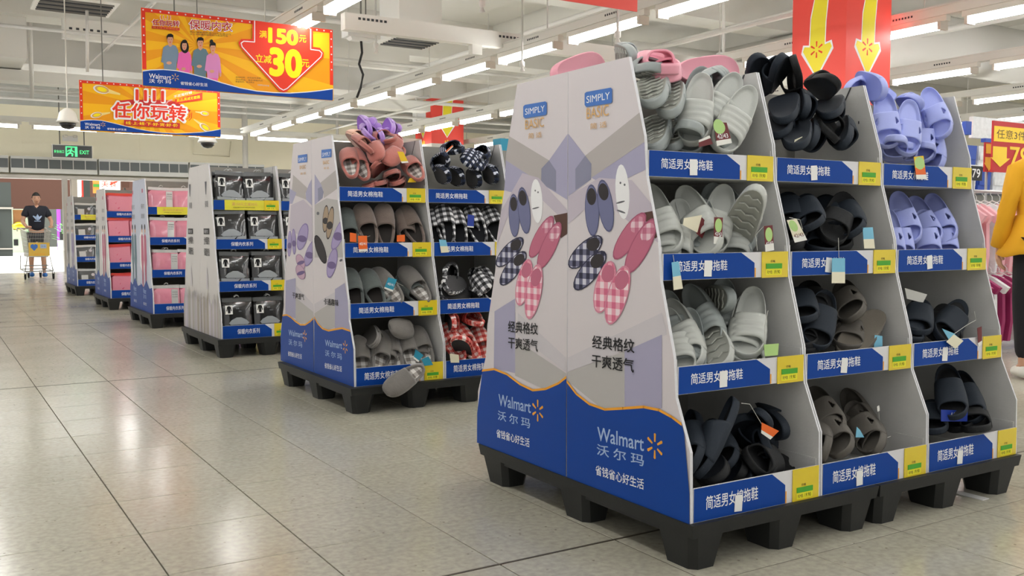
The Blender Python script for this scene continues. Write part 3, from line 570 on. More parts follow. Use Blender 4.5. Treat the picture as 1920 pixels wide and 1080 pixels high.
  ('t','print_white','Walmart',(0.0523,2.3264),(0.19,-0.0013),(0.0009,0.0414),1),
  ('t','print_white','沃 尔 玛',(0.0513,2.2841),(0.1902,0.0039),(0.0008,0.0357),1),
  ('t','print_white','省钱省心好生活',(0.3251,2.2871),(0.2408,0.0027),(0.0006,0.0306),1),
  ('s','print_gold',(0.2799,2.3511),0.0324),
 ],
 'banner2': [
  ('rays','print_amber',(0.796,2.4883)),
  ('p','print_cream',[(0.2535,2.7009),(0.458,2.6334),(0.4575,2.6135),(0.2518,2.6322)]),
  ('e','print_white',(0.2435,2.6658),(0.0886,-0.0186),(-0.0131,-0.0483)),
  ('e','print_gold',(0.2527,2.6665),(0.078,-0.0164),(-0.011,-0.0406)),
  ('e','print_yellow',(0.2527,2.6665),(0.0531,-0.0112),(-0.0068,-0.0251)),
  ('p','print_cream',[(0.1888,2.3785),(0.3384,2.3987),(0.3381,2.3846),(0.1876,2.3294)]),
  ('e','print_white',(0.1817,2.3536),(0.0649,0.0163),(0.0048,-0.0342)),
  ('e','print_gold',(0.1882,2.354),(0.0572,0.0143),(0.0041,-0.0287)),
  ('e','print_yellow',(0.1882,2.354),(0.0389,0.0098),(0.0025,-0.0178)),
  ('p','print_cream',[(1.4736,2.474),(1.3526,2.4743),(1.3523,2.4634),(1.4729,2.436)]),
  ('e','print_white',(1.4678,2.4547),(-0.0526,0.006),(0.0052,0.0271)),
  ('e','print_gold',(1.4732,2.455),(-0.0464,0.0053),(0.0044,0.0228)),
  ('e','print_yellow',(1.4732,2.455),(-0.0316,0.0036),(0.0027,0.0141)),
  ('p','print_cream',[(1.4752,2.3049),(1.3303,2.3806),(1.33,2.3648),(1.4741,2.2494)]),
  ('e','print_white',(1.4669,2.2767),(-0.063,0.0417),(0.0231,0.0337)),
  ('e','print_gold',(1.4747,2.2771),(-0.0555,0.0367),(0.0194,0.0284)),
  ('e','print_yellow',(1.4747,2.2771),(-0.0379,0.0251),(0.012,0.0175)),
  ('p','print_crimson',[(0.4083,2.5375),(0.5611,2.5672),(1.0212,2.5906),(1.1152,2.5778),(1.2945,2.4827),(1.2452,2.4208),(0.5598,2.5103)]),
  ('t','print_white','11',(0.6332,2.5581),(0.1368,0.0002),(0.0032,0.1427),4),
  ('t','print_white','11',(0.8345,2.5629),(0.1393,0.0002),(0.0032,0.144),4),
  ('t','print_red','11',(0.6425,2.5683),(0.1167,-0.0012),(0.0028,0.1219),3),
  ('t','print_red','11',(0.8439,2.5712),(0.1189,0.0007),(0.0027,0.123),3),
  ('star','print_white',(0.8007,2.6179),0.028),
  ('star','print_red',(0.8007,2.6179),0.017),
  ('t','print_white','任你玩转',(0.3572,2.327),(0.8862,0.0036),(0.0048,0.2025),4),
  ('t','print_red','任你玩转',(0.3645,2.3388),(0.8647,0.0028),(0.0044,0.1837),2),
  ('l','print_white',0.014,[(0.9919,2.5353),(1.0162,2.5757),(1.0684,2.5988)]),
  ('l','print_red',0.007,[(0.9919,2.5353),(1.0162,2.5757),(1.0684,2.5988)]),
  ('l','print_red',0.007,[(1.0154,2.537),(1.0347,2.5606),(1.0727,2.5768)]),
  ('l','print_red',0.007,[(1.2346,2.3663),(1.2734,2.3883),(1.2841,2.4429)]),
  ('l','print_red',0.007,[(1.2679,2.3537),(1.3021,2.3852),(1.3083,2.4542)]),
  ('p','print_crimson',[(0.4942,2.3165),(1.1571,2.3129),(1.1557,2.2425),(0.4926,2.2501)]),
  ('t','print_yellow','线·上·线·下·好·货·好·价',(0.5135,2.2608),(0.6188,0.0019),(0.0009,0.0399),1),
  ('p','print_red',[(1.1063,2.6063),(1.4442,2.7192),(1.4424,2.6255),(1.1052,2.5529)]),
  ('t','print_white','不花冤枉钱',(1.0896,2.6197),(0.2235,0.0749),(0.0007,0.035),1),
  ('t','print_yellow','商品满减无套路',(1.1246,2.5736),(0.289,0.0695),(0.0008,0.0409),1),
  ('p','brand_blue',[(-0.0101,2.2674),(0.0607,2.2828),(0.1475,2.2908),(0.2347,2.2895),(0.3575,2.2687),(0.4995,2.2391),(0.6434,2.2111),(0.7895,2.1923),(0.9376,2.181),(1.1069,2.1804),(1.2791,2.1954),(1.4344,2.2136),(1.5524,2.2368),(1.6737,2.2664),(1.6719,2.1684),(-0.0127,2.1672)]),
  ('l','print_white',0.006,[(-0.0101,2.2692),(0.0608,2.2846),(0.1475,2.2927),(0.2348,2.2914),(0.3576,2.2706),(0.4996,2.241),(0.6435,2.213),(0.7895,2.1942),(0.9377,2.183),(1.107,2.1823),(1.2791,2.1974),(1.4344,2.2156),(1.5525,2.2388),(1.6738,2.2684)]),
  ('t','print_white','Walmart',(0.0489,2.2245),(0.171,-0.0014),(0.0008,0.0316),1),
  ('t','print_white','沃 尔 玛',(0.0497,2.1855),(0.1694,0.0001),(0.0007,0.0298),1),
  ('t','print_white','省钱省心好生活',(0.2981,2.1844),(0.2199,-0.0011),(0.0006,0.0245),1),
  ('s','print_gold',(0.2529,2.2438),0.0282),
 ],
}
# ================================================================ SETTING
# floor: slab, single tiles, dark joint strips
floor = struct('floor', MB().box(-6, 22, -3, 23.9, -.06, -.008), 'grout')
TX, TY, OX, OY = .4155, .4165, .131, 2.295
tile_me = MB().taper(-TX/2+.0016, TX/2-.0016, -TY/2+.0011, TY/2-.0011, 0, -.0001, 0).v
tb = MB(); a, b = TX/2-.0020, TY/2-.0017
tb.add([(-a, -b, -.008), (a, -b, -.008), (a, b, -.008), (-a, b, -.008), (-a, -b, -.0008), (a, -b, -.0008), (a, b, -.0008), (-a, b, -.0008),
        (-a+.001, -b+.001, 0), (a-.001, -b+.001, 0), (a-.001, b-.001, 0), (-a+.001, b-.001, 0)],
       [(0, 1, 5, 4), (1, 2, 6, 5), (2, 3, 7, 6), (3, 0, 4, 7), (4, 5, 9, 8), (5, 6, 10, 9), (6, 7, 11, 10), (7, 4, 8, 11), (8, 9, 10, 11)])
tile_mesh = tb.me('tile', 'floor_tile')
tiles = []
for i in range(-14, 52):
    for j in range(-11, 52):
        tiles.append((OX+(i+.5)*TX, OY+(j+.5)*TY))
def seen(x, y):
    v = Vector((x, y, 0))-CAM; z = v.dot(FW)
    return z > .5 and abs(v.dot(RT)/z) < .56 and abs(v.dot(UP)/z) < .33 and not (1.9 < x < 3.3 and 2.0 < y < 3.1)
tiles.sort(key=lambda p: (0 if seen(*p) else 1, p[0]**2+p[1]**2))
for x, y in tiles[:298]:
    o = new_obj('tile', tile_mesh, floor); o.location = (x, y, 0)
rest = MB()
for x, y in tiles[298:]: rest.add([(v[0]+x, v[1]+y, v[2]) for v in tb.v[4:]], [(4, 5, 6, 7), (0, 1, 5, 4), (1, 2, 6, 5), (2, 3, 7, 6), (3, 0, 4, 7)])
o = rest.build('tile', 'floor_tile', floor); o['kind'] = 'stuff'
for k in (-1, 0, 1, 2, 3, 4, 5):
    y = OY+k*TY*10
    o = struct('trim_%d' % (k+2), MB().box(-6, 22, y-(.0045 if k == 0 else .0035), y+(.0045 if k == 0 else .0035), -.008, .0012), 'strip_dark')
# far wall with the entrance opening
YW = 23.9
wb = MB()
wb.box(-6, -3.0, YW, YW+.3, 0, 3.75); wb.box(-3.0, 5.6, YW, YW+.3, 2.2, 3.75); wb.box(5.6, 24, YW, YW+.3, 0, 3.75)
wall_back = struct('wall_back', wb, 'wall_cream')
MB().box(-6, 24, YW+.002, YW+.3, 3.75, 4.95).build('upper_wall', 'wall_raw', wall_back)
for x in (-.6, 1.9, 4.4, 6.9, 9.4):
    MB().box(x-.012, x+.012, YW-.008, YW+.001, 2.75, 3.75).build('panel_joint', 'wall_cream', wall_back)
struct('wall_right', MB().box(24, 24.2, -3, YW+.3, 0, 4.95), 'wall_cream')
# door frames
for n, (x, w) in enumerate(((2.74, .10), (2.93, .13), (-1.2, .1), (-1.0, .1), (5.3, .12)), 1):
    m = MB().box(x-w/2, x+w/2, YW-.12, YW+.1, 0, 2.2).box(x-w/2-.01, x+w/2+.01, YW-.14, YW+.1, 0, .5)
    struct('door_%d' % n, m, 'metal_frame' if n % 2 else 'lamp_cap')
struct('trim_7', MB().box(-3, 5.6, YW-.13, YW+.1, 2.12, 2.2), 'metal_frame')
# ceiling slab, beams
CZ = 4.75
struct('ceiling', MB().box(-8, 24, -3, YW+.3, CZ, CZ+.2), 'ceiling_white')
bn = 8
for y, z0 in ((2.2, 4.15), (6.6, 4.1), (10.8, 4.15), (15.4, 4.05), (20.4, 4.1)):
    struct('trim_%d' % bn, MB().box(-8, 24, y, y+.55, z0, CZ), 'beam_white'); bn += 1
for x in (1.0, 5.0, 9.1, 13.2, 17.3):
    struct('trim_%d' % bn, MB().box(x, x+.4, -3, YW, 4.3, CZ), 'beam_white'); bn += 1
# ================================================================ CEILING LIGHTS
ZL = 2.94
def fixture_proto(alongx=False):
    t = thing('ceiling_light', 'x', 'light')
    L_, h = 1.15, .575
    hb = MB().box(-.035, .035, -h-.06, h+.06, .05, .105).box(-.055, .055, -h, h, .044, .052)
    hb.build('housing', 'lamp_body', t)
    for s in (-1, 1):
        MB().tube([(s*.034, -h+.015, 0), (s*.034, h-.015, 0)], .017, 8).build('tube', 'tube_light', t, True)
    for s in (-1, 1):
        MB().box(-.062, .062, s*h-.016, s*h+.016, -.028, .05).build('end_cap', 'lamp_cap', t)
    return t
proto = fixture_proto(); first = True
ROWS = [(.5, 7.19-8*1.43, 13, 'leftmost row'), (3.19, 7.17-6*1.43, 16, 'row over the hanging banners'), (5.86, 7.12-5*1.43, 17, 'row leading past the white pillar'), (8.5, 5.77-6*1.43, 19, 'row right behind the red pillar'),
        (11.2, 7.0-5*1.40, 16, 'row right of the red pillar'), (13.95, 6.2-3*1.4, 13, 'second row right of the red pillar'), (16.7, 6.2-3*1.4, 13, 'rightmost row')]
ORD = ['nearest', 'second', 'third', 'fourth', 'fifth', 'sixth', 'seventh', 'eighth', 'ninth', 'tenth', 'eleventh', 'twelfth', 'thirteenth', 'fourteenth', 'fifteenth', 'sixteenth', 'seventeenth', 'eighteenth', 'nineteenth']
for ri, (x, y0, n, nm) in enumerate(ROWS):
    rail = thing('lighting_rail', 'long white slotted lighting rail carrying the %s of tubes' % nm, 'rail', (x, 0, ZL+.105), group='slotted rails of the ceiling lights')
    ya, yb = y0-.2, min(y0+n*1.43, YW-3)
    MB().box(-.05, .05, ya, yb, 0, .09).box(-.06, .06, ya, yb, .085, .1).build('channel', 'beam_white', rail)
    sl = MB(); y = ya+.5
    while y < yb:
        for q in range(7): sl.box(-.0515, .0515, y+q*.035, y+q*.035+.02, .035, .055)
        y += 1.43
    sl.build('slot', 'dark_gap', rail)
    y = ya+.4
    while y < yb:
        MB().tube([(0, y, .09), (0, y, CZ-ZL-.11)], .008, 5).build('hanger_rod', 'pipe_white', rail); y += 1.43*2
    for k in range(n):
        y = y0+k*1.43+.575
        if y > YW-3.4 or y < -2.2: continue
        t = proto if first else copy_tree(proto); first = False
        t.location = (x, y, ZL); t['label'] = 'twin tube light, %s from the near end, %s' % (ORD[k], nm); t['group'] = 'twin tube lights under the rails'
for k, x in enumerate((-.9, .55, 1.95, 3.4, 4.85, 6.3, 7.75, 9.2)):
    t = copy_tree(proto); t.rotation_euler = (0, 0, PI/2); t.location = (x+.45, 20.55, ZL)
    t['label'] = 'tube light, %s from the left, crosswise row before the far wall' % ORD[k].replace('nearest', 'first'); t['group'] = 'crosswise tube lights before the far wall'
rail = thing('lighting_rail', 'slotted rail of the crosswise lights before the far wall', 'rail', (0, 20.55, ZL+.105), group='slotted rails of the ceiling lights')
MB().box(-2, 10.5, -.05, .05, 0, .09).build('channel', 'beam_white', rail)
# ================================================================ CEILING FITTINGS
t = thing('air_duct', 'large white duct along the ceiling above the two banners, grilles below', 'duct', (0, 0, 0))
a = at(38, 118, 17.0); b_ = at(268, 62, 17.0)
MB().box(a.x, 8.4, 17.0, 18.2, a.z, b_.z).build('casing', 'duct_white', t)
p = at(0, 150, 16.6); q = at(0, 128, 16.6)
MB().box(-4, 8.4, 16.6, 16.95, p.z, q.z).build('ledge', 'beam_white', t)
MB().box(a.x-3, a.x-.02, 15.6, 18, p.z+.2, CZ-.3).build('casing', 'duct_white', t)
t = thing('cable_tray', 'beige perforated channel crossing above the promotional banners', 'tray')
p = at(118, 70, 14.6); q = at(258, 48, 14.6)
MB().box(p.x, 7.0, 14.6, 14.75, p.z, q.z).build('channel', 'beam_white', t)
h = MB()
for k in range(6): h.box(p.x+.08+k*.09, p.x+.12+k*.09, 14.595, 14.6, p.z+.12, p.z+.15)
h.build('hole', 'dark_gap', t)
# recess over the duct: a solid dark block stands in for its shade
t = thing('ceiling_recess', 'dark block standing for the shade between duct and concrete at upper left', 'recess')
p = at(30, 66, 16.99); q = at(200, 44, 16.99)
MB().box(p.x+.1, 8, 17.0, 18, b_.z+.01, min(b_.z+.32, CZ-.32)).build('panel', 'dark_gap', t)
# rectangular steel channel over the near half of the hall
t = thing('steel_channel', 'white perforated steel channel crossing above the middle stand', 'channel')
p = at(647, 40, 9.6); q = at(1085, 92, 9.6)
MB().box(p.x, q.x+3, 9.6, 9.72, p.z-.08, p.z+.1).build('beam', 'beam_white', t)
hh = MB()
for c in (p.x+.15, p.x+1.9, p.x+3.7):
    for k in range(7): hh.box(c+k*.05, c+k*.05+.028, 9.594, 9.6, p.z+.035, p.z+.06)
hh.build('hole', 'dark_gap', t)
MB().box(p.x+1.55, p.x+1.68, 9.61, 9.7, 2.98, p.z-.08).build('post', 'beam_white', t)
# air vents
def vent(px, py, Y, w, lab):
    p = at(px, py, Y); t = thing('air_vent', lab, 'vent', p)
    MB().box(-w, w, -w, w, .0, max(.1, CZ-p.z-.002)).build('box', 'duct_white', t)
    MB().box(-w-.05, w+.05, -w-.05, w+.05, -.03, 0).build('frame', 'beam_white', t)
    for k in range(7): MB().box(-w, w, -w+.08+k*w*.27, -w+.1+k*w*.27, -.05, -.028).build('louvre', 'dark_gap' if k % 2 else 'pipe_dark', t)
vent(770, 75, 11.3, .3, 'louvred white air diffuser above the middle stand'); vent(140, 8, 13.4, .42, 'louvred air diffuser at the upper left edge of the view')
# pipes
def pipe(pts, r, m, lab, cat='pipe', name='pipe'):
    return tag(MB().tube(pts, r, 8).build(name, m, None, True), lab, cat)
for k, (x, z, r, m) in enumerate(((2.6, 3.9, .03, 'pipe_white'), (4.6, 3.95, .02, 'pipe_white'), (7.2, 3.7, .035, 'pipe_white'), (7.9, 3.25, .022, 'pipe_white'), (10.1, 3.9, .05, 'pipe_white'), (12.4, 3.8, .05, 'pipe_white'), (15.2, 3.9, .05, 'pipe_white'))):
    pipe([(x, 0, z), (x, 22.5, z)], r, m, ['thin white pipe above the left banners', 'thin white conduit above the middle aisle', 'white sprinkler pipe left of the red pillar', 'slim white rod running beside the long lamp row', 'thick white pipe right of the red pillar', 'thick white pipe over the right-hand aisles', 'thick white pipe at the far right'][k])
for k, (y, z, r) in enumerate(((5.4, 4.0, .03), (12.6, 3.85, .04), (14.0, 3.6, .025), (18.8, 3.75, .04), (19.6, 3.5, .03), (21.5, 3.6, .03), (22.4, 3.9, .05))):
    pipe([(-3, y, z), (23, y, z)], r, 'pipe_white', ['nearest crosswise pipe under the ceiling', 'crosswise pipe above the white pillar', 'thin crosswise pipe behind the steel channel', 'crosswise pipe beyond the big duct', 'low crosswise pipe before the far wall', 'crosswise pipe close to the far wall', 'thick crosswise pipe at the far wall'][k])
# diagonal stay and drop rods at upper left
pipe([at(160, 128, 14), at(285, 10, 13)], .011, 'pipe_white', 'thin diagonal stay rod left of the large banner', 'rod', 'stay_rod')
pipe([at(163, 20, 13.5), at(164, 135, 13.5)], .02, 'pipe_white', 'vertical drop rod above the smaller banner', 'rod', 'drop_rod')
pipe([(at(60, 150, 16).x, 16, CZ), at(60, 185, 16)], .03, 'pipe_white', 'short drop rod with a cone end left of the banners', 'rod', 'drop_rod')
# elbow duct upper right
t = thing('foil_duct', 'large wrapped ventilation duct with an elbow at upper right', 'duct')
zz = 3.75
MB().tube([(12.2, 12.9, zz), (12.2, 9.8, zz), (12.3, 9.2, zz), (12.9, 8.9, zz), (23.9, 8.9, zz)], .42, 14).build('casing', 'duct_white', t, True)
MB().tube([(9.6, 11.9, zz-.1), (12.0, 11.9, zz-.1)], .3, 12).build('branch', 'duct_white', t, True)
t = thing('air_duct', 'long flat duct behind the red pillar running to the right', 'duct')
MB().box(10.6, 23.9, 13.2, 14.2, 3.35, 3.95).build('casing', 'duct_white', t)
t = thing('air_duct', 'flat duct at the far right above the shelf signs', 'duct')
MB().box(13, 23.9, 4.2, 5.4, 3.7, 4.2).build('casing', 'beam_white', t)
# projector like white unit hung above the aisle, with a dangling cable
p = at(677, 66, 10.4)
t = thing('wifi_unit', 'flat white hanging unit with a dangling dark cable', 'equipment', p)
MB().box(-.2, .2, -.1, .1, -.04, .04).taper(-.16, .16, -.08, .08, -.07, -.04, .03).build('body', 'plastic_white', t)
MB().tube([(0, 0, .04), (0, 0, CZ-p.z-.01)], .01, 6).tube([(.06, 0, .04), (.06, 0, CZ-p.z-.01)], .008, 6).build('hanger_rod', 'pipe_dark', t)
MB().tube([(0, 0, -.06), (.01, 0, -.2), (-.02, .02, -.33), (.02, 0, -.45), (-.01, 0, -.6), (-.06, 0, -.72)], .014, 6).build('cable', 'rubber', t, True)
# sprinklers / lamps hanging: small white ones
for k, (px, py, Y) in enumerate(((705, 90, 10), (904, 12, 7.5), (979, 125, 9), (1158, 70, 6.8))):
    p = at(px, py, Y); t = thing('sprinkler', ['small sprinkler beside the hanging white unit', 'small sprinkler at the top edge over the aisle', 'small sprinkler left of the tall near stand', 'small sprinkler behind the near lamp row'][k], 'sprinkler', p)
    MB().lathe([(.012, CZ-p.z-.002), (.012, .06), (.03, .05), (.03, 0), (.012, -.01), (.03, -.05), (.008, -.06)], n=8).build('head', 'pipe_white', t, True)
# white drum shaped speaker on a rod near the pillar
p = at(1356, 110, 9.6); t = thing('ceiling_speaker', 'white drum speaker hanging from a rod between lamp rows', 'speaker', p)
MB().lathe([(.085, -.07), (.095, -.06), (.095, .07), (.07, .08)], n=18).build('drum', 'plastic_white', t, True)
MB().tube([(0, 0, .08), (0, 0, CZ-p.z-.01)], .02, 8).build('rod', 'pipe_white', t)
# CCTV domes
def dome(px, py, Y, r, lab, col):
    p = at(px, py, Y); t = thing('dome_camera', lab, 'camera', p)
    MB().lathe([(.006, CZ-p.z-.002), (.006, r*1.6), (r*.35, r*1.5), (r*.8, r*1.1), (r, r*.3), (r*1.12, r*.2), (r*1.12, r*.05), (r*.9, 0)], n=20).build('housing', col, t, True)
    MB().lathe([(r*.82, .0), (r*.78, -r*.25), (r*.5, -r*.55), (.005, -r*.65)], n=20).build('dome', 'plastic_black', t, True)
dome(127, 231, 11.0, .1, 'grey dome camera left of the smaller banner', 'lamp_body'); dome(389, 268, 14.0, .12, 'white dome camera under the smaller banner', 'plastic_white')
# grey post and pipes on the far wall
pipe([(6.72, YW-.6, 0), (6.72, YW-.6, CZ)], .07, 'pipe_white', 'grey vertical pipe before the far wall right of the banners')
pipe([(8.95, YW-1.0, 2.4), (8.95, YW-1.0, CZ)], .04, 'pipe_white', 'slim vertical pipe before the far wall behind the middle stand')
pipe([at(362, 262, YW-.05), at(362, 288, YW-.05), at(430, 293, YW-.05), at(433, 265, YW-.05)], .02, 'wall_cream', 'thin cream conduit loop on the far wall', 'conduit', 'conduit')
# exit sign and emergency lamp
p0 = at(97, 270, 22.6); p1 = at(174, 298, 22.6); w = p1.x-p0.x; hgt = p0.z-p1.z
t = thing('exit_sign', 'black hanging exit sign with a green running figure', 'sign', (p0.x, 22.6, p1.z))
MB().box(0, w, 0, .06, 0, hgt).build('case', 'metal_frame', t)
f = MB().box(.02*w, .98*w, -.004, 0, .05*hgt, .95*hgt).build('face', 'exit_black', t)
its = [rect('exit_green', .33*w, .62*w, .12*hgt, .88*hgt), ('p', 'exit_black', [(.36*w, .12*hgt), (.56*w, .12*hgt), (.56*w, .8*hgt), (.36*w, .8*hgt)]),
       ('e', 'exit_green', (.475*w, .7*hgt), (.018*w, 0), (0, .06*hgt)), ('l', 'exit_green', .03, [(.46*w, .62*hgt), (.44*w, .4*hgt), (.38*w, .3*hgt), (.36*w, .2*hgt)]),
       ('l', 'exit_green', .03, [(.44*w, .4*hgt), (.5*w, .32*hgt), (.49*w, .16*hgt)]), ('l', 'exit_green', .02, [(.38*w, .5*hgt), (.42*w, .6*hgt), (.5*w, .55*hgt), (.54*w, .46*hgt)]),
       ttext('exit_green', 'EXIT', .68*w, .33*hgt, .28*hgt, 0, .23*w), ttext('exit_green', '安全出口', .05*w, .36*hgt, .22*hgt, 0, .24*w)]
art(its, lambda u, v, h: (u, -.005-h*4, v), t)
MB().tube([(.2*w, .03, hgt), (.2*w, .03, CZ-p1.z)], .012, 5).tube([(.8*w, .03, hgt), (.8*w, .03, CZ-p1.z)], .012, 5).build('hanger_rod', 'pipe_dark', t)
p = at(131, 260, YW-.02); t = thing('emergency_lamp', 'small white emergency lamp on the wall above the exit sign', 'lamp', p)
MB().box(-.16, .16, -.05, 0, -.06, .06).build('case', 'plastic_white', t)
for s in (-1, 1): MB().lathe([(.03, 0), (.05, .02), (.05, .05), (.03, .06)], (s*.1, -.08, .02), 10).build('lamp_head', 'lamp_body', t, True)
# air curtain units above the door
xs = [-2.6, -.55, 1.62, 3.42, 5.45, 7.3]
for k in range(5):
    x0, x1 = xs[k]+.02, xs[k+1]-.02
    t = thing('air_curtain', ['air curtain unit over the left door, end by the frame edge', 'grey slotted air curtain unit at the left picture edge', 'slotted air curtain unit left of the exit sign', 'slotted air curtain unit right below the exit sign', 'slotted air curtain unit above the dark underwear stand'][k], 'air curtain', (x0, YW-.3, 2.24), group='air curtain units above the entrance')
    w = x1-x0
    MB().box(0, w, 0, .3, 0, .36).build('case', 'curtain_grey', t)
    MB().box(.01, w-.01, -.006, 0, .1, .30).build('grille', 'curtain_slot', t)
    n = max(3, int(w/.22))
    for i in range(1, n): MB().box(w*i/n-.008, w*i/n+.008, -.012, -.005, .1, .30).build('slat', 'curtain_grey', t)
# ================================================================ HANGING BANNERS
def banner(nm, lab, X0, X1, Z0, Z1, Y, items, base='print_amber'):
    t = thing('hanging_banner', lab, 'banner', (X0, Y, 0)); w = X1-X0
    MB().box(0, w, 0, .012, Z0, Z1).build('board', base, t)
    for f in (.16, .84): MB().tube([(w*f, .006, Z1-.01), (w*f, .006, CZ)], .006, 5).build('hanger_wire', 'pipe_dark', t)
    cl = [[(0, Z0), (w, Z0), (w, Z1), (0, Z1)]]
    fr = .035
    border = [rect('print_red', 0, w, Z1-fr, Z1), rect('print_red', 0, fr, Z0+(Z1-Z0)*.22, Z1), rect('print_red', w-fr, w, Z0+(Z1-Z0)*.22, Z1)]
    n = int(w/.075)
    for i in range(n+1): border.append(('e', 'print_white', (fr/2+(w-fr)*i/n, Z1-fr/2), (.007, 0), (0, .007)))
    m = int((Z1-Z0)*.75/.075)
    for i in range(1, m):
        for u in (fr/2, w-fr/2): border.append(('e', 'print_white', (u, Z1-fr/2-i*.075), (.007, 0), (0, .007)))
    art(items[:1]+border+items[1:], lambda u, v, h: (u, -.001-h*2, v), t, cl)
    return t
banner('b1', 'large orange banner with four models and a red 满150元立减30元 arrow', 1.70, 3.50, 2.25, 2.945, 9.05, ART['banner1'])
banner('b2', 'smaller orange 11.11 promotional banner with flying gold coins', 1.624, 3.29, 2.155, 2.76, 12.5, ART['banner2'])
p0 = at(1000, 0, 6.2); p1 = at(1195, 22, 6.2)
t = thing('hanging_banner', 'plain red banner cut off by the top edge of the picture', 'banner', (p0.x-1.1, 6.2, p1.z))
MB().box(0, p1.x-p0.x+1.1, 0, .012, 0, .62).build('board', 'poster_red', t); w = p1.x-p0.x+1.1
for f in (.1, .9): MB().tube([(w*f, .006, .6), (w*f, .006, CZ-p1.z)], .006, 5).build('hanger_wire', 'pipe_dark', t)
# ================================================================ PILLARS
def pillar(x, y, w, zb, zt, lab, red0, red1, zc, s):
    t = thing('pillar', lab, 'pillar', (x, y, 0))
    MB().box(0, w, 0, w, zb, zt).build('shaft', 'beam_white', t)
    cl = MB()
    e = .012
    cl.box(-e, w+e, -e, 0, red0, red1).box(-e, 0, 0, w+e, red0, red1).box(w, w+e, 0, w+e, red0, red1).box(0, w, w, w+e, red0, red1)
    cp = cl.build('poster_wrap', 'pillar_red', t)
    def arrow(cx, zc, s, top):
        pts = [(cx, zc-s*1.0), (cx+s*.62, zc-s*.05), (cx+s*.55, zc+s*.1), (cx+s*.32, zc+s*.06), (cx+s*.34, zc+s*.8), (cx+s*.42, zc+s*1.6), (cx+s*.58, top)]
        lf = [(cx+s*.06, top), (cx-s*.12, zc+s*1.7), (cx-s*.28, zc+s*1.0), (cx-s*.32, zc+s*.06), (cx-s*.55, zc+s*.1), (cx-s*.62, zc-s*.05)]
        return pts+lf
    def grow(P_, c, k): return [(c[0]+(p[0]-c[0])*k, p[1]+(.02 if p[1] > c[1] else -.022)) for p in P_]
    for face in (0, 1):
        mf = (lambda u, v, h: (u, -e-.001-h*2, v)) if face == 0 else (lambda u, v, h: (-e-.001-h*2, w-u, v))
        its = []; top = red1
        A_ = arrow(w*.48, zc, s, top)
        # split in quads to stay convex when clipped
        its.append(('p', 'print_white', grow(A_, (w*.48, zc), 1.12))); its.append(('p', 'arrow_yellow', A_)); its.append(('s', 'print_red', (w*.47, zc-s*.06), s*.27))
        for j in (-1, 0, 1): its.append(('l', 'arrow_yellow', .03, [(w*.5+j*.06, red0), (w*.5+j*.06, red0+.09-abs(j)*.02)]))
        art(its, mf, t, [[(-e, red0), (w+e, red0), (w+e, red1-.01), (-e, red1-.01)]])
    return t
pillar(7.62, 6.20, .645, 0, CZ, 'square pillar wrapped in red with yellow arrows, behind the near stand', 1.75, 4.0, 2.775, .29)
q = at(840, 187, 20.0)
pillar(10.15, 20.0, .83, 0, CZ, 'white pillar with a red arrow wrap in the distance behind the middle stand', 3.0, 4.04, 3.52, .36)
a = at(787, 100, 18.2); b_ = at(1010, 160, 18.2)
struct('trim_%d' % bn, MB().box(a.x, b_.x, 18.2, 18.7, b_.z, CZ), 'duct_white')
# junction box lamp on pillar side
t = thing('wall_lamp', 'small white lamp arm at the left side of the far pillar', 'lamp', at(786, 216, 19.7))
MB().box(-.14, .14, -.06, .06, -.16, .16).tube([(0, 0, .16), (-.1, 0, .4), (.3, .1, .45)], .025, 6).build('case', 'plastic_white', t)
# ================================================================ PALLETS AND CARDBOARD STANDS
PZ = .14
def pallet_proto():
    t = thing('pallet', 'x', 'pallet')
    MB().taper(0, .80, 0, 1.20, .100, .14, .006).build('deck', 'pallet_black', t)
    rb = MB()
    for x in (0, .34, .70): rb.box(x+.02, x+.08, .02, 1.18, .085, .101)
    rb.build('rib', 'pallet_black', t)
    for y in (.0, .51, 1.02):
        for x in (.0, .325, .65):
            fb = MB(); X0, X1, Y0, Y1 = x+.008, x+.142, y+.008, y+.172; c = .02; d = .018
            def ring(i, z): return [(X0+c+i, Y0+i, z), (X1-c-i, Y0+i, z), (X1-i, Y0+c+i, z), (X1-i, Y1-c-i, z), (X1-c-i, Y1-i, z), (X0+c+i, Y1-i, z), (X0+i, Y1-c-i, z), (X0+i, Y0+c+i, z)]
            V = ring(0, .101)+ring(d, 0); fb.add(V, [(k, 8+k, 8+(k+1) % 8, (k+1) % 8) for k in range(8)]+[tuple(range(8, 16))][::-1])
            fb.build('foot', 'pallet_black', t)
    return t
PAL = pallet_proto()
# stepped side profile: (inset from the front, height above the pallet)
PROF = [(0, 0), (.004, .20), (.066, .345), (.076, .46), (.136, .672), (.148, .79), (.204, .98), (.214, 1.095), (.288, 1.335)]
TIER = [(.0, .098, .000), (.353, .433, .068), (.675, .753, .138), (.978, 1.055, .206)]  # lip bottom, lip top, inset
MW, MD = .531, .60
def prof_at(z):
    for (a, za), (b, zb) in zip(PROF, PROF[1:]):
        if za <= z <= zb: return a+(b-a)*(z-za)/(zb-za)
    return PROF[-1][0]
CLF = []; CLR = []
for (a, za), (b, zb) in zip(PROF, PROF[1:]):
    CLF.append([(0, za+PZ), (MD-a, za+PZ), (MD-b, zb+PZ), (0, zb+PZ)]); CLR.append([(a, za+PZ), (MD, za+PZ), (MD, zb+PZ), (b, zb+PZ)])
SIDE_ME = {}
def side_panel(x0, x1, outer):
    poly = PROF+[(MD, 1.335), (MD, 0)]
    mb = MB(); mb.prism(poly, lambda y, z: (x0, y, z), lambda y, z: (x1, y, z), 1, 0, 0)
    me = mb.me('side_panel', [outer, 'card_edge']); recalc(me)
    return me
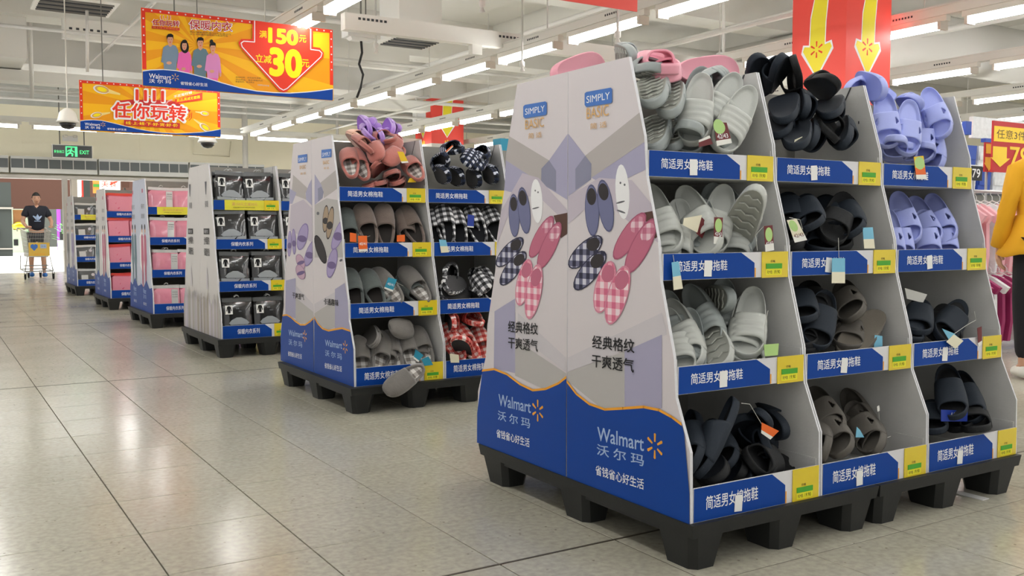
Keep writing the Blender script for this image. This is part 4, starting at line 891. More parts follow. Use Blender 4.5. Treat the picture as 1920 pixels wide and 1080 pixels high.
def module(style, w=MW):
    plain = style == 'V'
    t = thing('display_stand', 'x', 'display stand')
    outer = 'card_grey'; style = 'U' if plain else style
    for x0, x1 in ((0.001, .007), (w-.007, w-.001)): new_obj('side_panel', side_panel(x0, x1, outer), t)
    MB().box(.007, w-.007, MD-.006, MD-.001, 0, 1.33).build('back_panel', 'card_grey_shaded', t)
    MB().box(w-.0082, w-.0068, .30, .3045, 1.20, 1.21).add([(w-.0083, .335, 1.334), (w-.0083, .342, 1.334), (w-.0083, .402, 1.225), (w-.0083, .395, 1.225)], [(0, 1, 2, 3)]).build('fold_slit', 'dark_gap', t)
    for k, (z0, z1, iy) in enumerate(TIER):
        MB().box(.008, w-.008, iy+.006, MD-.007, z0+.001, z0+.007).box(.008, .012, iy+.01, MD-.01, z0+.007, z1+.02).box(w-.012, w-.008, iy+.01, MD-.01, z0+.007, z1+.02).build('shelf', 'card_grey', t)
        top_yellow = style == 'U' and k == 3 and not plain
        lp = MB().box(.008, w-.008, iy, iy+.005, z0, z1).build('front_lip', 'lip_white' if not top_yellow else 'lip_yellow', t)
        h = z1-z0; x1 = w-.008
        if style == 'S':
            its = [('p', 'brand_blue', [(.009, z0+.001), (.375, z0+.001), (.375, z0+h*.58), (.318, z1-.001), (.009, z1-.001)]), rect('print_orange', .376, .381, z0+.001, z0+h*.38),
                   ttext('print_white', '简适男女棉拖鞋', .055, z0+h*.32, h*.40, 1, .205)]
        elif top_yellow:
            its = [rect('brand_blue', .009, .095, z0+.001, z1-.001), ttext('print_gold', '满150元立减30元', .15, z0+h*.42, h*.36, 1, .20), ttext('print_brown', '仅限保暖内衣系列商品参加活动', .16, z0+h*.2, h*.12, 0, .17)]
        else:
            its = [('p', 'brand_blue', [(.009, z0+.001), (.385, z0+.001), (.385, z0+h*.58), (.33, z1-.001), (.009, z1-.001)]), ttext('print_white', '保暖内衣系列', .12, z0+h*.32, h*.40, 1, .17)]
        art(its, lambda u, v, hh: (u, iy-.0006-hh*2, v), lp)
        cx0, cx1 = x1-.118, x1-.004
        pc = MB().box(cx0, cx1, iy-.004, iy-.0012, z0-.002 if k else z0+.001, z1+.001).build('price_card', 'card_yellow', lp)
        gx = cx0+.016
        gs = MB().box(gx, gx+.07, iy-.0058, iy-.0042, z0+.026, z0+.042)
        gs.build('green_marking', 'marker_green', lp)
        art([rect('sticker_yellow', gx, gx+.07, z0+.006, z0+.026), ttext('print_brown', 'RMB', gx+.006, z0+.010, .010, 0, .022), ttext('print_black', '19.90', gx+.036, z0+.010, .011, 0, .026), ttext('print_brown', '价格', gx+.02, z0+.045, .008, 0, .02)],
            lambda u, v, hh: (u, iy-.0044-hh*2, v), lp, None, 'price_sticker')
    return t
MOD = {'S': module('S'), 'U': module('U'), 'V': module('V')}
PROTOS = [PAL]+list(MOD.values())
def remove_tree(o):
    for c in KIDS.get(o.name, []): remove_tree(c)
    bpy.data.objects.remove(o)
def place(proto, loc, rz, label, group):
    t = copy_tree(proto)
    t.location = loc; t.rotation_euler = (0, 0, rz); t['label'] = label; t['group'] = group; return t
def side_art(base, base_items, rear, parent):
    """printed outer board in front of the end side panel"""
    poly = PROF+[(MD, 1.335), (MD, 0)]
    if not rear: f = lambda u, v, h: (-.0035-h, MD-u, v-PZ)
    else: f = lambda u, v, h: (MW+.0035+h, u, v-PZ)
    xs = (-.003, .0008) if not rear else (MW-.0008, MW+.003)
    mb = MB().prism(poly, lambda y, z: (xs[0], y, z), lambda y, z: (xs[1], y, z), 1, 0, 0)
    me = mb.me('printed_panel', [base, 'card_edge']); recalc(me); pn = new_obj('printed_panel', me, parent)
    art(base_items, f, pn, CLR if rear else CLF)
def u_art(kind, rear):
    I = []; 
    x0 = .12 if not rear else .2
    if kind == 'dark':
        for k in range(26):
            random.seed(k*3+rear); u = k*.024; I.append(('p', random.choice(['print_beige', 'print_taupe', 'print_rose', 'print_cream2', 'print_pale']), [(u, .14), (u+.03, .14), (u+.028, .34+random.random()*.16), (u+.012, .40+random.random()*.12), (u+.002, .3+random.random()*.15)]))
        I += [rect('print_grey', x0+.09, x0+.13, 1.30, 1.33), ('p', 'print_grey', [(x0+.1, 1.24), (x0+.115, 1.24), (x0+.14, 1.34), (x0+.08, 1.34)]), ttext('print_grey', '保暖', x0+.07, 1.14, .05, 0), rect('print_black', x0+.02, x0+.19, .93, .975),
              ttext('print_pale', '保暖内衣', x0+.03, .937, .03, 0), ttext('print_black', '全棉蓄热', x0+.02, .85, .06, 1, .17), ttext('print_black', '保暖舒适', x0+.02, .76, .06, 1, .17),
              ('p', 'print_pale', [(x0+.07, .5), (x0+.13, .5), (x0+.12, .62), (x0+.1, .68), (x0+.08, .62)])]
    else:
        c1, c2 = ('art_shirtslate', 'art_shirtslate') if rear else ('art_pink', 'art_pink')
        if kind == 'far': c1 = 'print_grey' if rear else 'art_lilac'; c2 = c1
        I += [('p', 'print_white', [(0, .9), (.15, 1.0), (.3, .7), (.15, .5), (0, .6)]), rect('art_pink', x0+.04, x0+.10, 1.34, 1.38), ttext('print_grey', '保暖内衣', x0-.02, 1.18, .05, 0, .18), ttext('print_grey', '柔软亲肤', x0-.02, 1.08, .05, 0, .18)]
        for dx in (-.02, .13):
            u = x0+dx
            I += [('e', 'art_skin', (u+.03, .97), (.028, 0), (0, .04)), ('e', 'print_black', (u+.03, .995), (.03, 0), (0, .028)), ('p', c1, [(u-.025, .9), (u+.03, .93), (u+.085, .9), (u+.1, .6), (u+.075, .66), (u-.015, .66), (u-.04, .6)]),
                  ('p', c2, [(u-.015, .66), (u+.075, .66), (u+.065, .36), (u+.04, .36), (u+.03, .6), (u+.02, .36), (u-.005, .36)])]
        I += [('p', 'brand_blue' if kind != 'far' else 'brand_blue', [(0, .14), (.6, .14), (.6, .40), (.45, .38), (.3, .46), (.15, .38), (0, .42)]), ttext('print_soft', 'Walmart', x0, .32, .05, 1, .15), ttext('print_soft', '沃 尔 玛', x0, .265, .045, 1, .15), ttext('print_white', '省钱省心好生活', x0, .2, .03, 0, .16)]
    return I
mat('print_cream2', 'a89f92', .6)
# stand rows: name, x, front y, style, columns (front, rear), art
COLN = ['aisle column', 'second column', 'third column']
ROWN = [('near', 'near slipper stand', 1.797, 1.955, 'S', 3, 3, 2), ('mid', 'middle slipper stand', 1.89, 4.628, 'S', 3, 1, 2), ('dark', 'dark underwear stand', 1.875, 7.20, 'U', 2, 1, 2),
        ('pink', 'pink underwear stand', 1.88, 9.735, 'U', 2, 1, 1), ('rose', 'red and rose underwear stand', 1.88, 12.25, 'V', 1, 1, 1), ('far', 'farthest grey underwear stand', 1.88, 15.20, 'U', 1, 1, 1)]
STAND = {}
for key, nm, X0, Y0, st, nf, nr, npal in ROWN:
    off = .02 if key == 'near' else .05
    for k in range(npal):
        t = place(PAL, (X0-.012-(.03 if key != 'near' else 0)+k*.805, Y0-off, 0), 0, 'black plastic pallet under the %s%s' % (nm, '' if npal == 1 else ', %s half' % ('aisle-side' if k == 0 else 'inner')), 'black pallets under the stands')
    for k in range(nf):
        STAND[key, k] = place(MOD[st], (X0+k*(MW+.001), Y0, PZ), 0, 'cardboard display of the %s facing the camera, %s' % (nm, COLN[k]), 'cardboard displays')
    for k in range(nr):
        STAND[key, k, 'r'] = place(MOD[st], (X0+MW+k*(MW+.001), Y0+2*MD+.002, PZ), PI, 'cardboard display on the back of the %s, %s' % (nm.replace('red and rose underwear', 'rose').replace('farthest grey underwear', 'farthest'), COLN[k]), 'cardboard displays')
    base = {'near': 'panel_print', 'mid': 'panel_print', 'dark': 'panel_print_white', 'pink': 'panel_print_blue', 'rose': 'panel_print_white', 'far': 'panel_print_white'}[key]
    for rear in (0, 1):
        its = ART['%s_%s' % (key, 'rear' if rear else 'front')] if key in ('near', 'mid') else u_art(key, rear)
        side_art(base, its, rear, STAND[(key, 0, 'r') if rear else (key, 0)])
# white patches over one character of each near-stand lip
random.seed(3)
for c in range(3):
    X0 = 1.797+c*(MW+.001); root = STAND['near', c]
    lips = [o for o in KIDS[root.name] if o.name.startswith('front_lip')]
    for k, (z0, z1, iy) in enumerate(TIER):
        if (c, k) == (2, 3): continue
        w, h, r = .030, .048, random.uniform(-.12, .12); cx, cz = .180, z0+.032
        P_ = [(-w/2, -h/2), (w/2, -h/2), (w/2, h/2), (-w/2, h/2)]
        P_ = [(cx+a*math.cos(r)-b*math.sin(r), cz+a*math.sin(r)+b*math.cos(r)) for a, b in P_]
        m = MB().prism(P_, lambda u, v: (u, iy-.0032, v), lambda u, v: (u, iy-.0024, v)); me = m.me('white_patch', 'sticker_white'); recalc(me); new_obj('white_patch', me, lips[k])
# ================================================================ SLIPPERS
def hw(s):
    """half width of a sole along s in -1 (heel) .. 1 (toe)"""
    e = max(0.0, 1-abs(s)**4.2)**.5
    return e*(.0450+.0050*math.tanh(2.2*s)+.0015*math.cos(3*s))
SL = .135
NS = 30
def outline(k, z, sc=1.0, cx=0):
    V = []
    for i in range(NS):
        t = 2*PI*i/NS; s = -math.cos(t); sg = 1 if math.sin(t) >= 0 else -1
        s = math.copysign(abs(s)**.9, s)
        V.append((sg*hw(s)*k*1.03, s*SL*(1-(1-k)*.35), z))
    return V
def rings(seq):
    V = []; Fc = []
    for k, z in seq: V += outline(k, z)
    for r in range(len(seq)-1):
        for i in range(NS): a, b = r*NS+i, r*NS+(i+1) % NS; Fc.append((a, b, b+NS, a+NS))
    Fc.append(tuple(range(NS-1, -1, -1)))
    n = len(V); V.append((0, 0, seq[-1][1])); L_ = (len(seq)-1)*NS
    for i in range(NS): Fc.append((L_+i, L_+(i+1) % NS, n))
    return V, Fc
def sole_mesh(name, h, mats, rim=.006, toe_up=.008, tread=True):
    V, Fc = rings([(.90, .002), (.96, 0), (1.0, .006), (1.0, h*.7), (.985, h), (.925, h), (.875, h-rim), (.6, h-rim-.001)])
    nf = len(Fc); mi = [0]*nf
    V = [(x, y, z+(toe_up*max(0, (abs(y)/SL)-.35)**2*2.2)) for x, y, z in V]
    mid = [0]*nf
    for q in range(nf):
        if q >= 6*NS: mid[q] = 1
        if q < NS or q == 7*NS: mid[q] = 2
    m = MB(); m.v, m.f, m.m = list(V), list(Fc), mid
    if tread:  # wavy raised tread lines on the underside
        for j in range(7):
            yy = -SL*.75+j*SL*.25; wv = hw(yy/SL)*.8; V2 = []
            for i in range(9):
                x = -wv+2*wv*i/8; y = yy+.005*math.cos(i*PI/2); z = -.0016+(toe_up*max(0, (abs(yy)/SL)-.35)**2*2.2)
                V2 += [(x, y-.0022, z), (x, y+.0022, z), (x, y+.004, z+.003), (x, y-.004, z+.003)]
            for i in range(8):
                a = i*4
                m.add([V2[a], V2[a+1], V2[a+5], V2[a+4]], [(0, 1, 2, 3)], 2); m.add([V2[a+1], V2[a+2], V2[a+6], V2[a+5]], [(0, 1, 2, 3)], 2); m.add([V2[a+3], V2[a], V2[a+4], V2[a+7]], [(0, 1, 2, 3)], 2)
    return m.me(name, mats, True)
def strap_mesh(name, mats, y0=-.012, y1=.088, H0=.060, H1=.044, ridge=0, thick=.006, hole=False, NU=22, NV=16, side_z=.006, curve=.012, wide=1.03):
    bm = bmesh.new(); G = []
    for v in range(NV+1):
        t = v/NV; row = []
        for u in range(NU+1):
            p = -1+2*u/NU; a = p*PI/2
            y = y0+(y1-y0)*t + curve*(1-abs(p)**1.6)*(1-2*t)*.8 + (-.012*(1-t)+.006*t)*abs(p)**3
            wv = hw(max(-.98, min(.98, y/SL)))*wide+.001
            H = H0+(H1-H0)*t
            r_ = ridge*(abs(math.sin(t*PI*4))**.7) if ridge else 0
            x = wv*math.copysign(abs(math.sin(a))**.75, a)*(1+r_*8*.5); z = side_z+(H-side_z)*abs(math.cos(a))**.62+r_*(1-abs(p)**4)
            row.append(bm.verts.new((x, y, z)))
        G.append(row)
    for v in range(NV):
        for u in range(NU):
            if hole:
                pu = (u+.5)/NU*2-1; tv = (v+.5)/NV
                if .38 < abs(pu) < .62 and abs(tv-.5) < .22*(1-(abs(pu)-.38)/.26): continue
            bm.faces.new((G[v][u], G[v][u+1], G[v+1][u+1], G[v+1][u]))
    bmesh.ops.recalc_face_normals(bm, faces=bm.faces)
    n = sum(f.normal.z for f in bm.faces)
    if n < 0: bmesh.ops.reverse_faces(bm, faces=bm.faces)
    bmesh.ops.solidify(bm, geom=bm.faces[:], thickness=thick)
    me = bpy.data.meshes.new(name); bm.to_mesh(me); bm.free()
    for q in mats: me.materials.append(M[q])
    me.polygons.foreach_set('use_smooth', [True]*len(me.polygons)); return me
def upper_mesh(name, mats, yo=-.025, H=.062, thick=.006, NU=20, NV=14, base=.010):
    """closed-toe upper"""
    bm = bmesh.new(); G = []
    ye = SL+.004
    for v in range(NV+1):
        t = v/NV; row = []
        for u in range(NU+1):
            p = -1+2*u/NU; a = p*PI/2
            yopen = yo-.028*abs(p)**2.2+.006
            y = yopen+(ye-yopen)*t
            s = max(-.999, min(.999, y/(SL+.006)))
            wv = hw(s)*1.13+.0015*(1-t)
            hh = (H*(1-.30*t))*max(0.0, 1-t**3.2)**.5+.012*(t > .97)
            x = wv*math.copysign(abs(math.sin(a))**.8, a); z = base+(hh)*abs(math.cos(a))**.7
            row.append(bm.verts.new((x, y, z)))
        G.append(row)
    for v in range(NV):
        for u in range(NU): bm.faces.new((G[v][u], G[v][u+1], G[v+1][u+1], G[v+1][u]))
    bmesh.ops.remove_doubles(bm, verts=bm.verts, dist=.0006)
    bmesh.ops.recalc_face_normals(bm, faces=bm.faces)
    if sum(f.normal.z for f in bm.faces) < 0: bmesh.ops.reverse_faces(bm, faces=bm.faces)
    bmesh.ops.solidify(bm, geom=bm.faces[:], thickness=thick)
    me = bpy.data.meshes.new(name); bm.to_mesh(me); bm.free()
    for q in mats: me.materials.append(M[q])
    me.polygons.foreach_set('use_smooth', [True]*len(me.polygons)); return me
def heel_rim_mesh(name, m):
    V = MB(); pts = []
    for i in range(15):
        t = -PI*.62+2*PI*.62*i/14; s = -math.cos(t); pts.append((math.sin(t)*hw(max(-.97, s))*0+math.copysign(abs(math.sin(t))**.85, math.sin(t))*(.0450+.0050*math.tanh(2.2*s))*1.03, s*SL, .022))
    V.tube(pts, .0085, 7); return V.me(name, m, True)
SP = {}
def slide(key, body, sole, foot, h=.030, **kw):
    tr = key in ('grey', 'slate')
    t = thing('slide_sandal', 'x', 'sandal')
    new_obj('sole', sole_mesh('sole', h, [body, foot, sole], rim=.013, tread=tr), t)
    new_obj('strap', strap_mesh('strap', [body], **kw), t); SP[key] = t
slide('grey', 'eva_grey', 'eva_grey_sole', 'eva_grey', .028, ridge=.0050, thick=.005, y0=-.018, y1=.086, H0=.058, H1=.050)
slide('slate', 'eva_slate', 'eva_grey_sole', 'eva_slate', .028, ridge=.0050, thick=.005, y0=-.018, y1=.086, H0=.058, H1=.050)
slide('navy', 'eva_navy', 'eva_navy_sole', 'eva_black', .024, thick=.006, y0=-.028, y1=.088, H0=.066, H1=.046)
slide('black', 'eva_black', 'eva_navy_sole', 'eva_black', .024, thick=.006, y0=.0, y1=.072, H0=.066, H1=.056)
slide('lavender', 'eva_lavender', 'eva_lavender_sole', 'eva_lavender', .026, thick=.005, y0=-.024, y1=.080, H0=.056, H1=.048, hole=True, curve=.016)
slide('taupe', 'eva_taupe', 'eva_taupe_sole', 'eva_taupe', .024, thick=.004, y0=-.02, y1=.08, H0=.064, H1=.048, hole=True)
slide('pink', 'eva_pink', 'eva_pink', 'eva_pink_in', .034, thick=.007, y0=-.015, y1=.08, H0=.064, H1=.05)
def cotton(key, up, sole, inner, h=.018, yo=-.025, H=.056, pom=False):
    t = thing('cotton_slipper', 'x', 'slipper')
    new_obj('sole', sole_mesh('sole', h, [up, inner, sole], rim=.002, toe_up=.004, tread=False), t)
    new_obj('upper', upper_mesh('upper', [up], yo=yo, H=H), t); new_obj('heel_rim', heel_rim_mesh('heel_rim', up), t)
    if pom:
        for s in (-1, 1): MB().lathe([(.004, -.026), (.016, -.021), (.025, -.008), (.026, .006), (.018, .020), (.004, .026)], (s*.022, .035, .07), 12).build('pompom', up, t, True)
    SP[key] = t
cotton('rose', 'plush_rose', 'plush_rose_sole', 'lining_check'); cotton('brown', 'plush_brown', 'fabric_sole', 'plush_brown_in')
cotton('green', 'plush_green', 'fabric_sole', 'plush_brown_in'); cotton('gry', 'plush_grey', 'plush_grey_sole', 'lining_check')
cotton('peach', 'plush_peach', 'plush_peach', 'plush_peach'); cotton('purple', 'plush_purple', 'plush_purple_sole', 'plush_purple', pom=True)
cotton('gblack', 'gingham_black', 'fabric_sole', 'lining_dark', yo=-.01); cotton('gnavy', 'gingham_navy', 'fabric_sole', 'lining_dark', yo=-.01); cotton('gred', 'gingham_red', 'fabric_sole', 'gingham_red', yo=-.01)
PROTOS += list(SP.values())
DESC = {'grey': 'grey ridged slide sandal', 'slate': 'slate slide sandal', 'navy': 'navy slide sandal', 'black': 'black slide sandal', 'lavender': 'lavender slide sandal', 'taupe': 'taupe slide sandal', 'pink': 'pink slide sandal',
        'rose': 'rose cotton slipper', 'brown': 'brown cotton slipper', 'green': 'green-grey cotton slipper', 'gry': 'grey plush slipper', 'peach': 'peach plush slipper', 'purple': 'purple pompom slipper', 'gblack': 'black gingham slipper', 'gnavy': 'navy gingham slipper', 'gred': 'red gingham slipper'}
def slip(kind, hx, hy, tx, ty, dY, s, rho, Yf, L=.27, bounds=None):
    """heel and toe seen at (hx,hy) and (tx,ty); dY behind the lip plane; s: toe leans away (+) or nearer (-); rho turns it about its length"""
    if bounds and abs(rho) < 60 and Yf < 3 and s < 0 and ty > hy+20 and kind in ('grey', 'slate', 'lavender'):
        q = max(1, .76*L*F_PX/(at(hx, hy, Yf+dY)-CAM).dot(FW)/math.hypot(tx-hx, ty-hy)); tx, ty = hx+(tx-hx)*q, hy+(ty-hy)*q
    if bounds and abs(rho) < 60 and Yf > 3 and hy > ty+20 and kind not in ('rose', 'gnavy'):
        q = max(1, .86*L*F_PX/(at(hx, hy, Yf+dY)-CAM).dot(FW)/math.hypot(tx-hx, ty-hy)); hx, hy = tx+(hx-tx)*q, ty+(hy-ty)*q
    mid = at((hx+tx)/2, (hy+ty)/2, Yf+dY); v = mid-CAM; dist = v.dot(FW); d = v.normalized()
    l = math.hypot(tx-hx, ty-hy)*dist/F_PX
    a = (RT*(tx-hx)-UP*(ty-hy)); a = (a-d*a.dot(d)).normalized()
    k = max(1.0, l/L); dd = math.sqrt(max(0.0, L*L-l*l)); ax = (a*l+d*(s*dd)).normalized()
    n = (-d)-ax*(-d).dot(ax)
    if n.length < .15: n = Vector((0, 0, 1))-ax*ax.z
    n.normalize(); n = Matrix.Rotation(math.radians(rho), 3, ax) @ n
    x = ax.cross(n); Rm = Matrix((x, ax, n)).transposed().to_4x4()
    sc = min(k, 1.3)*L/.27
    if bounds:
        x0, x1, zs, zl, zt = bounds; C8 = [mid+ax*(a*.136*sc)+x*(b*.045*sc)+n*(c*sc) for a in (-1, -.8, -.6, -.4, -.2, 0, .2, .4, .6, .8, 1) for b in (-1, 1) for c in (0, .055) if not (abs(a) == 1 and c)]
        lo = min(c.x for c in C8); hi = max(c.x for c in C8)
        if lo < x0: mid.x += min(x0-lo, .12)
        elif hi > x1: mid.x -= min(hi-x1, .12)
        zlo = min(c.z for c in C8); dz = 0
        if zt and max(c.z for c in C8) > zt: dz = zt-max(c.z for c in C8)
        if zlo+dz < zs: dz = zs-zlo
        mid.z += dz
        ymin = min([c.y for c in C8 if c.z+dz < zl+.012] or [9])
        if ymin < Yf+.012: mid.y += Yf+.012-ymin
    o = copy_tree(SP[kind])
    o.matrix_world = Matrix.Translation(mid) @ Rm @ Matrix.Scale(sc, 4)
    return o
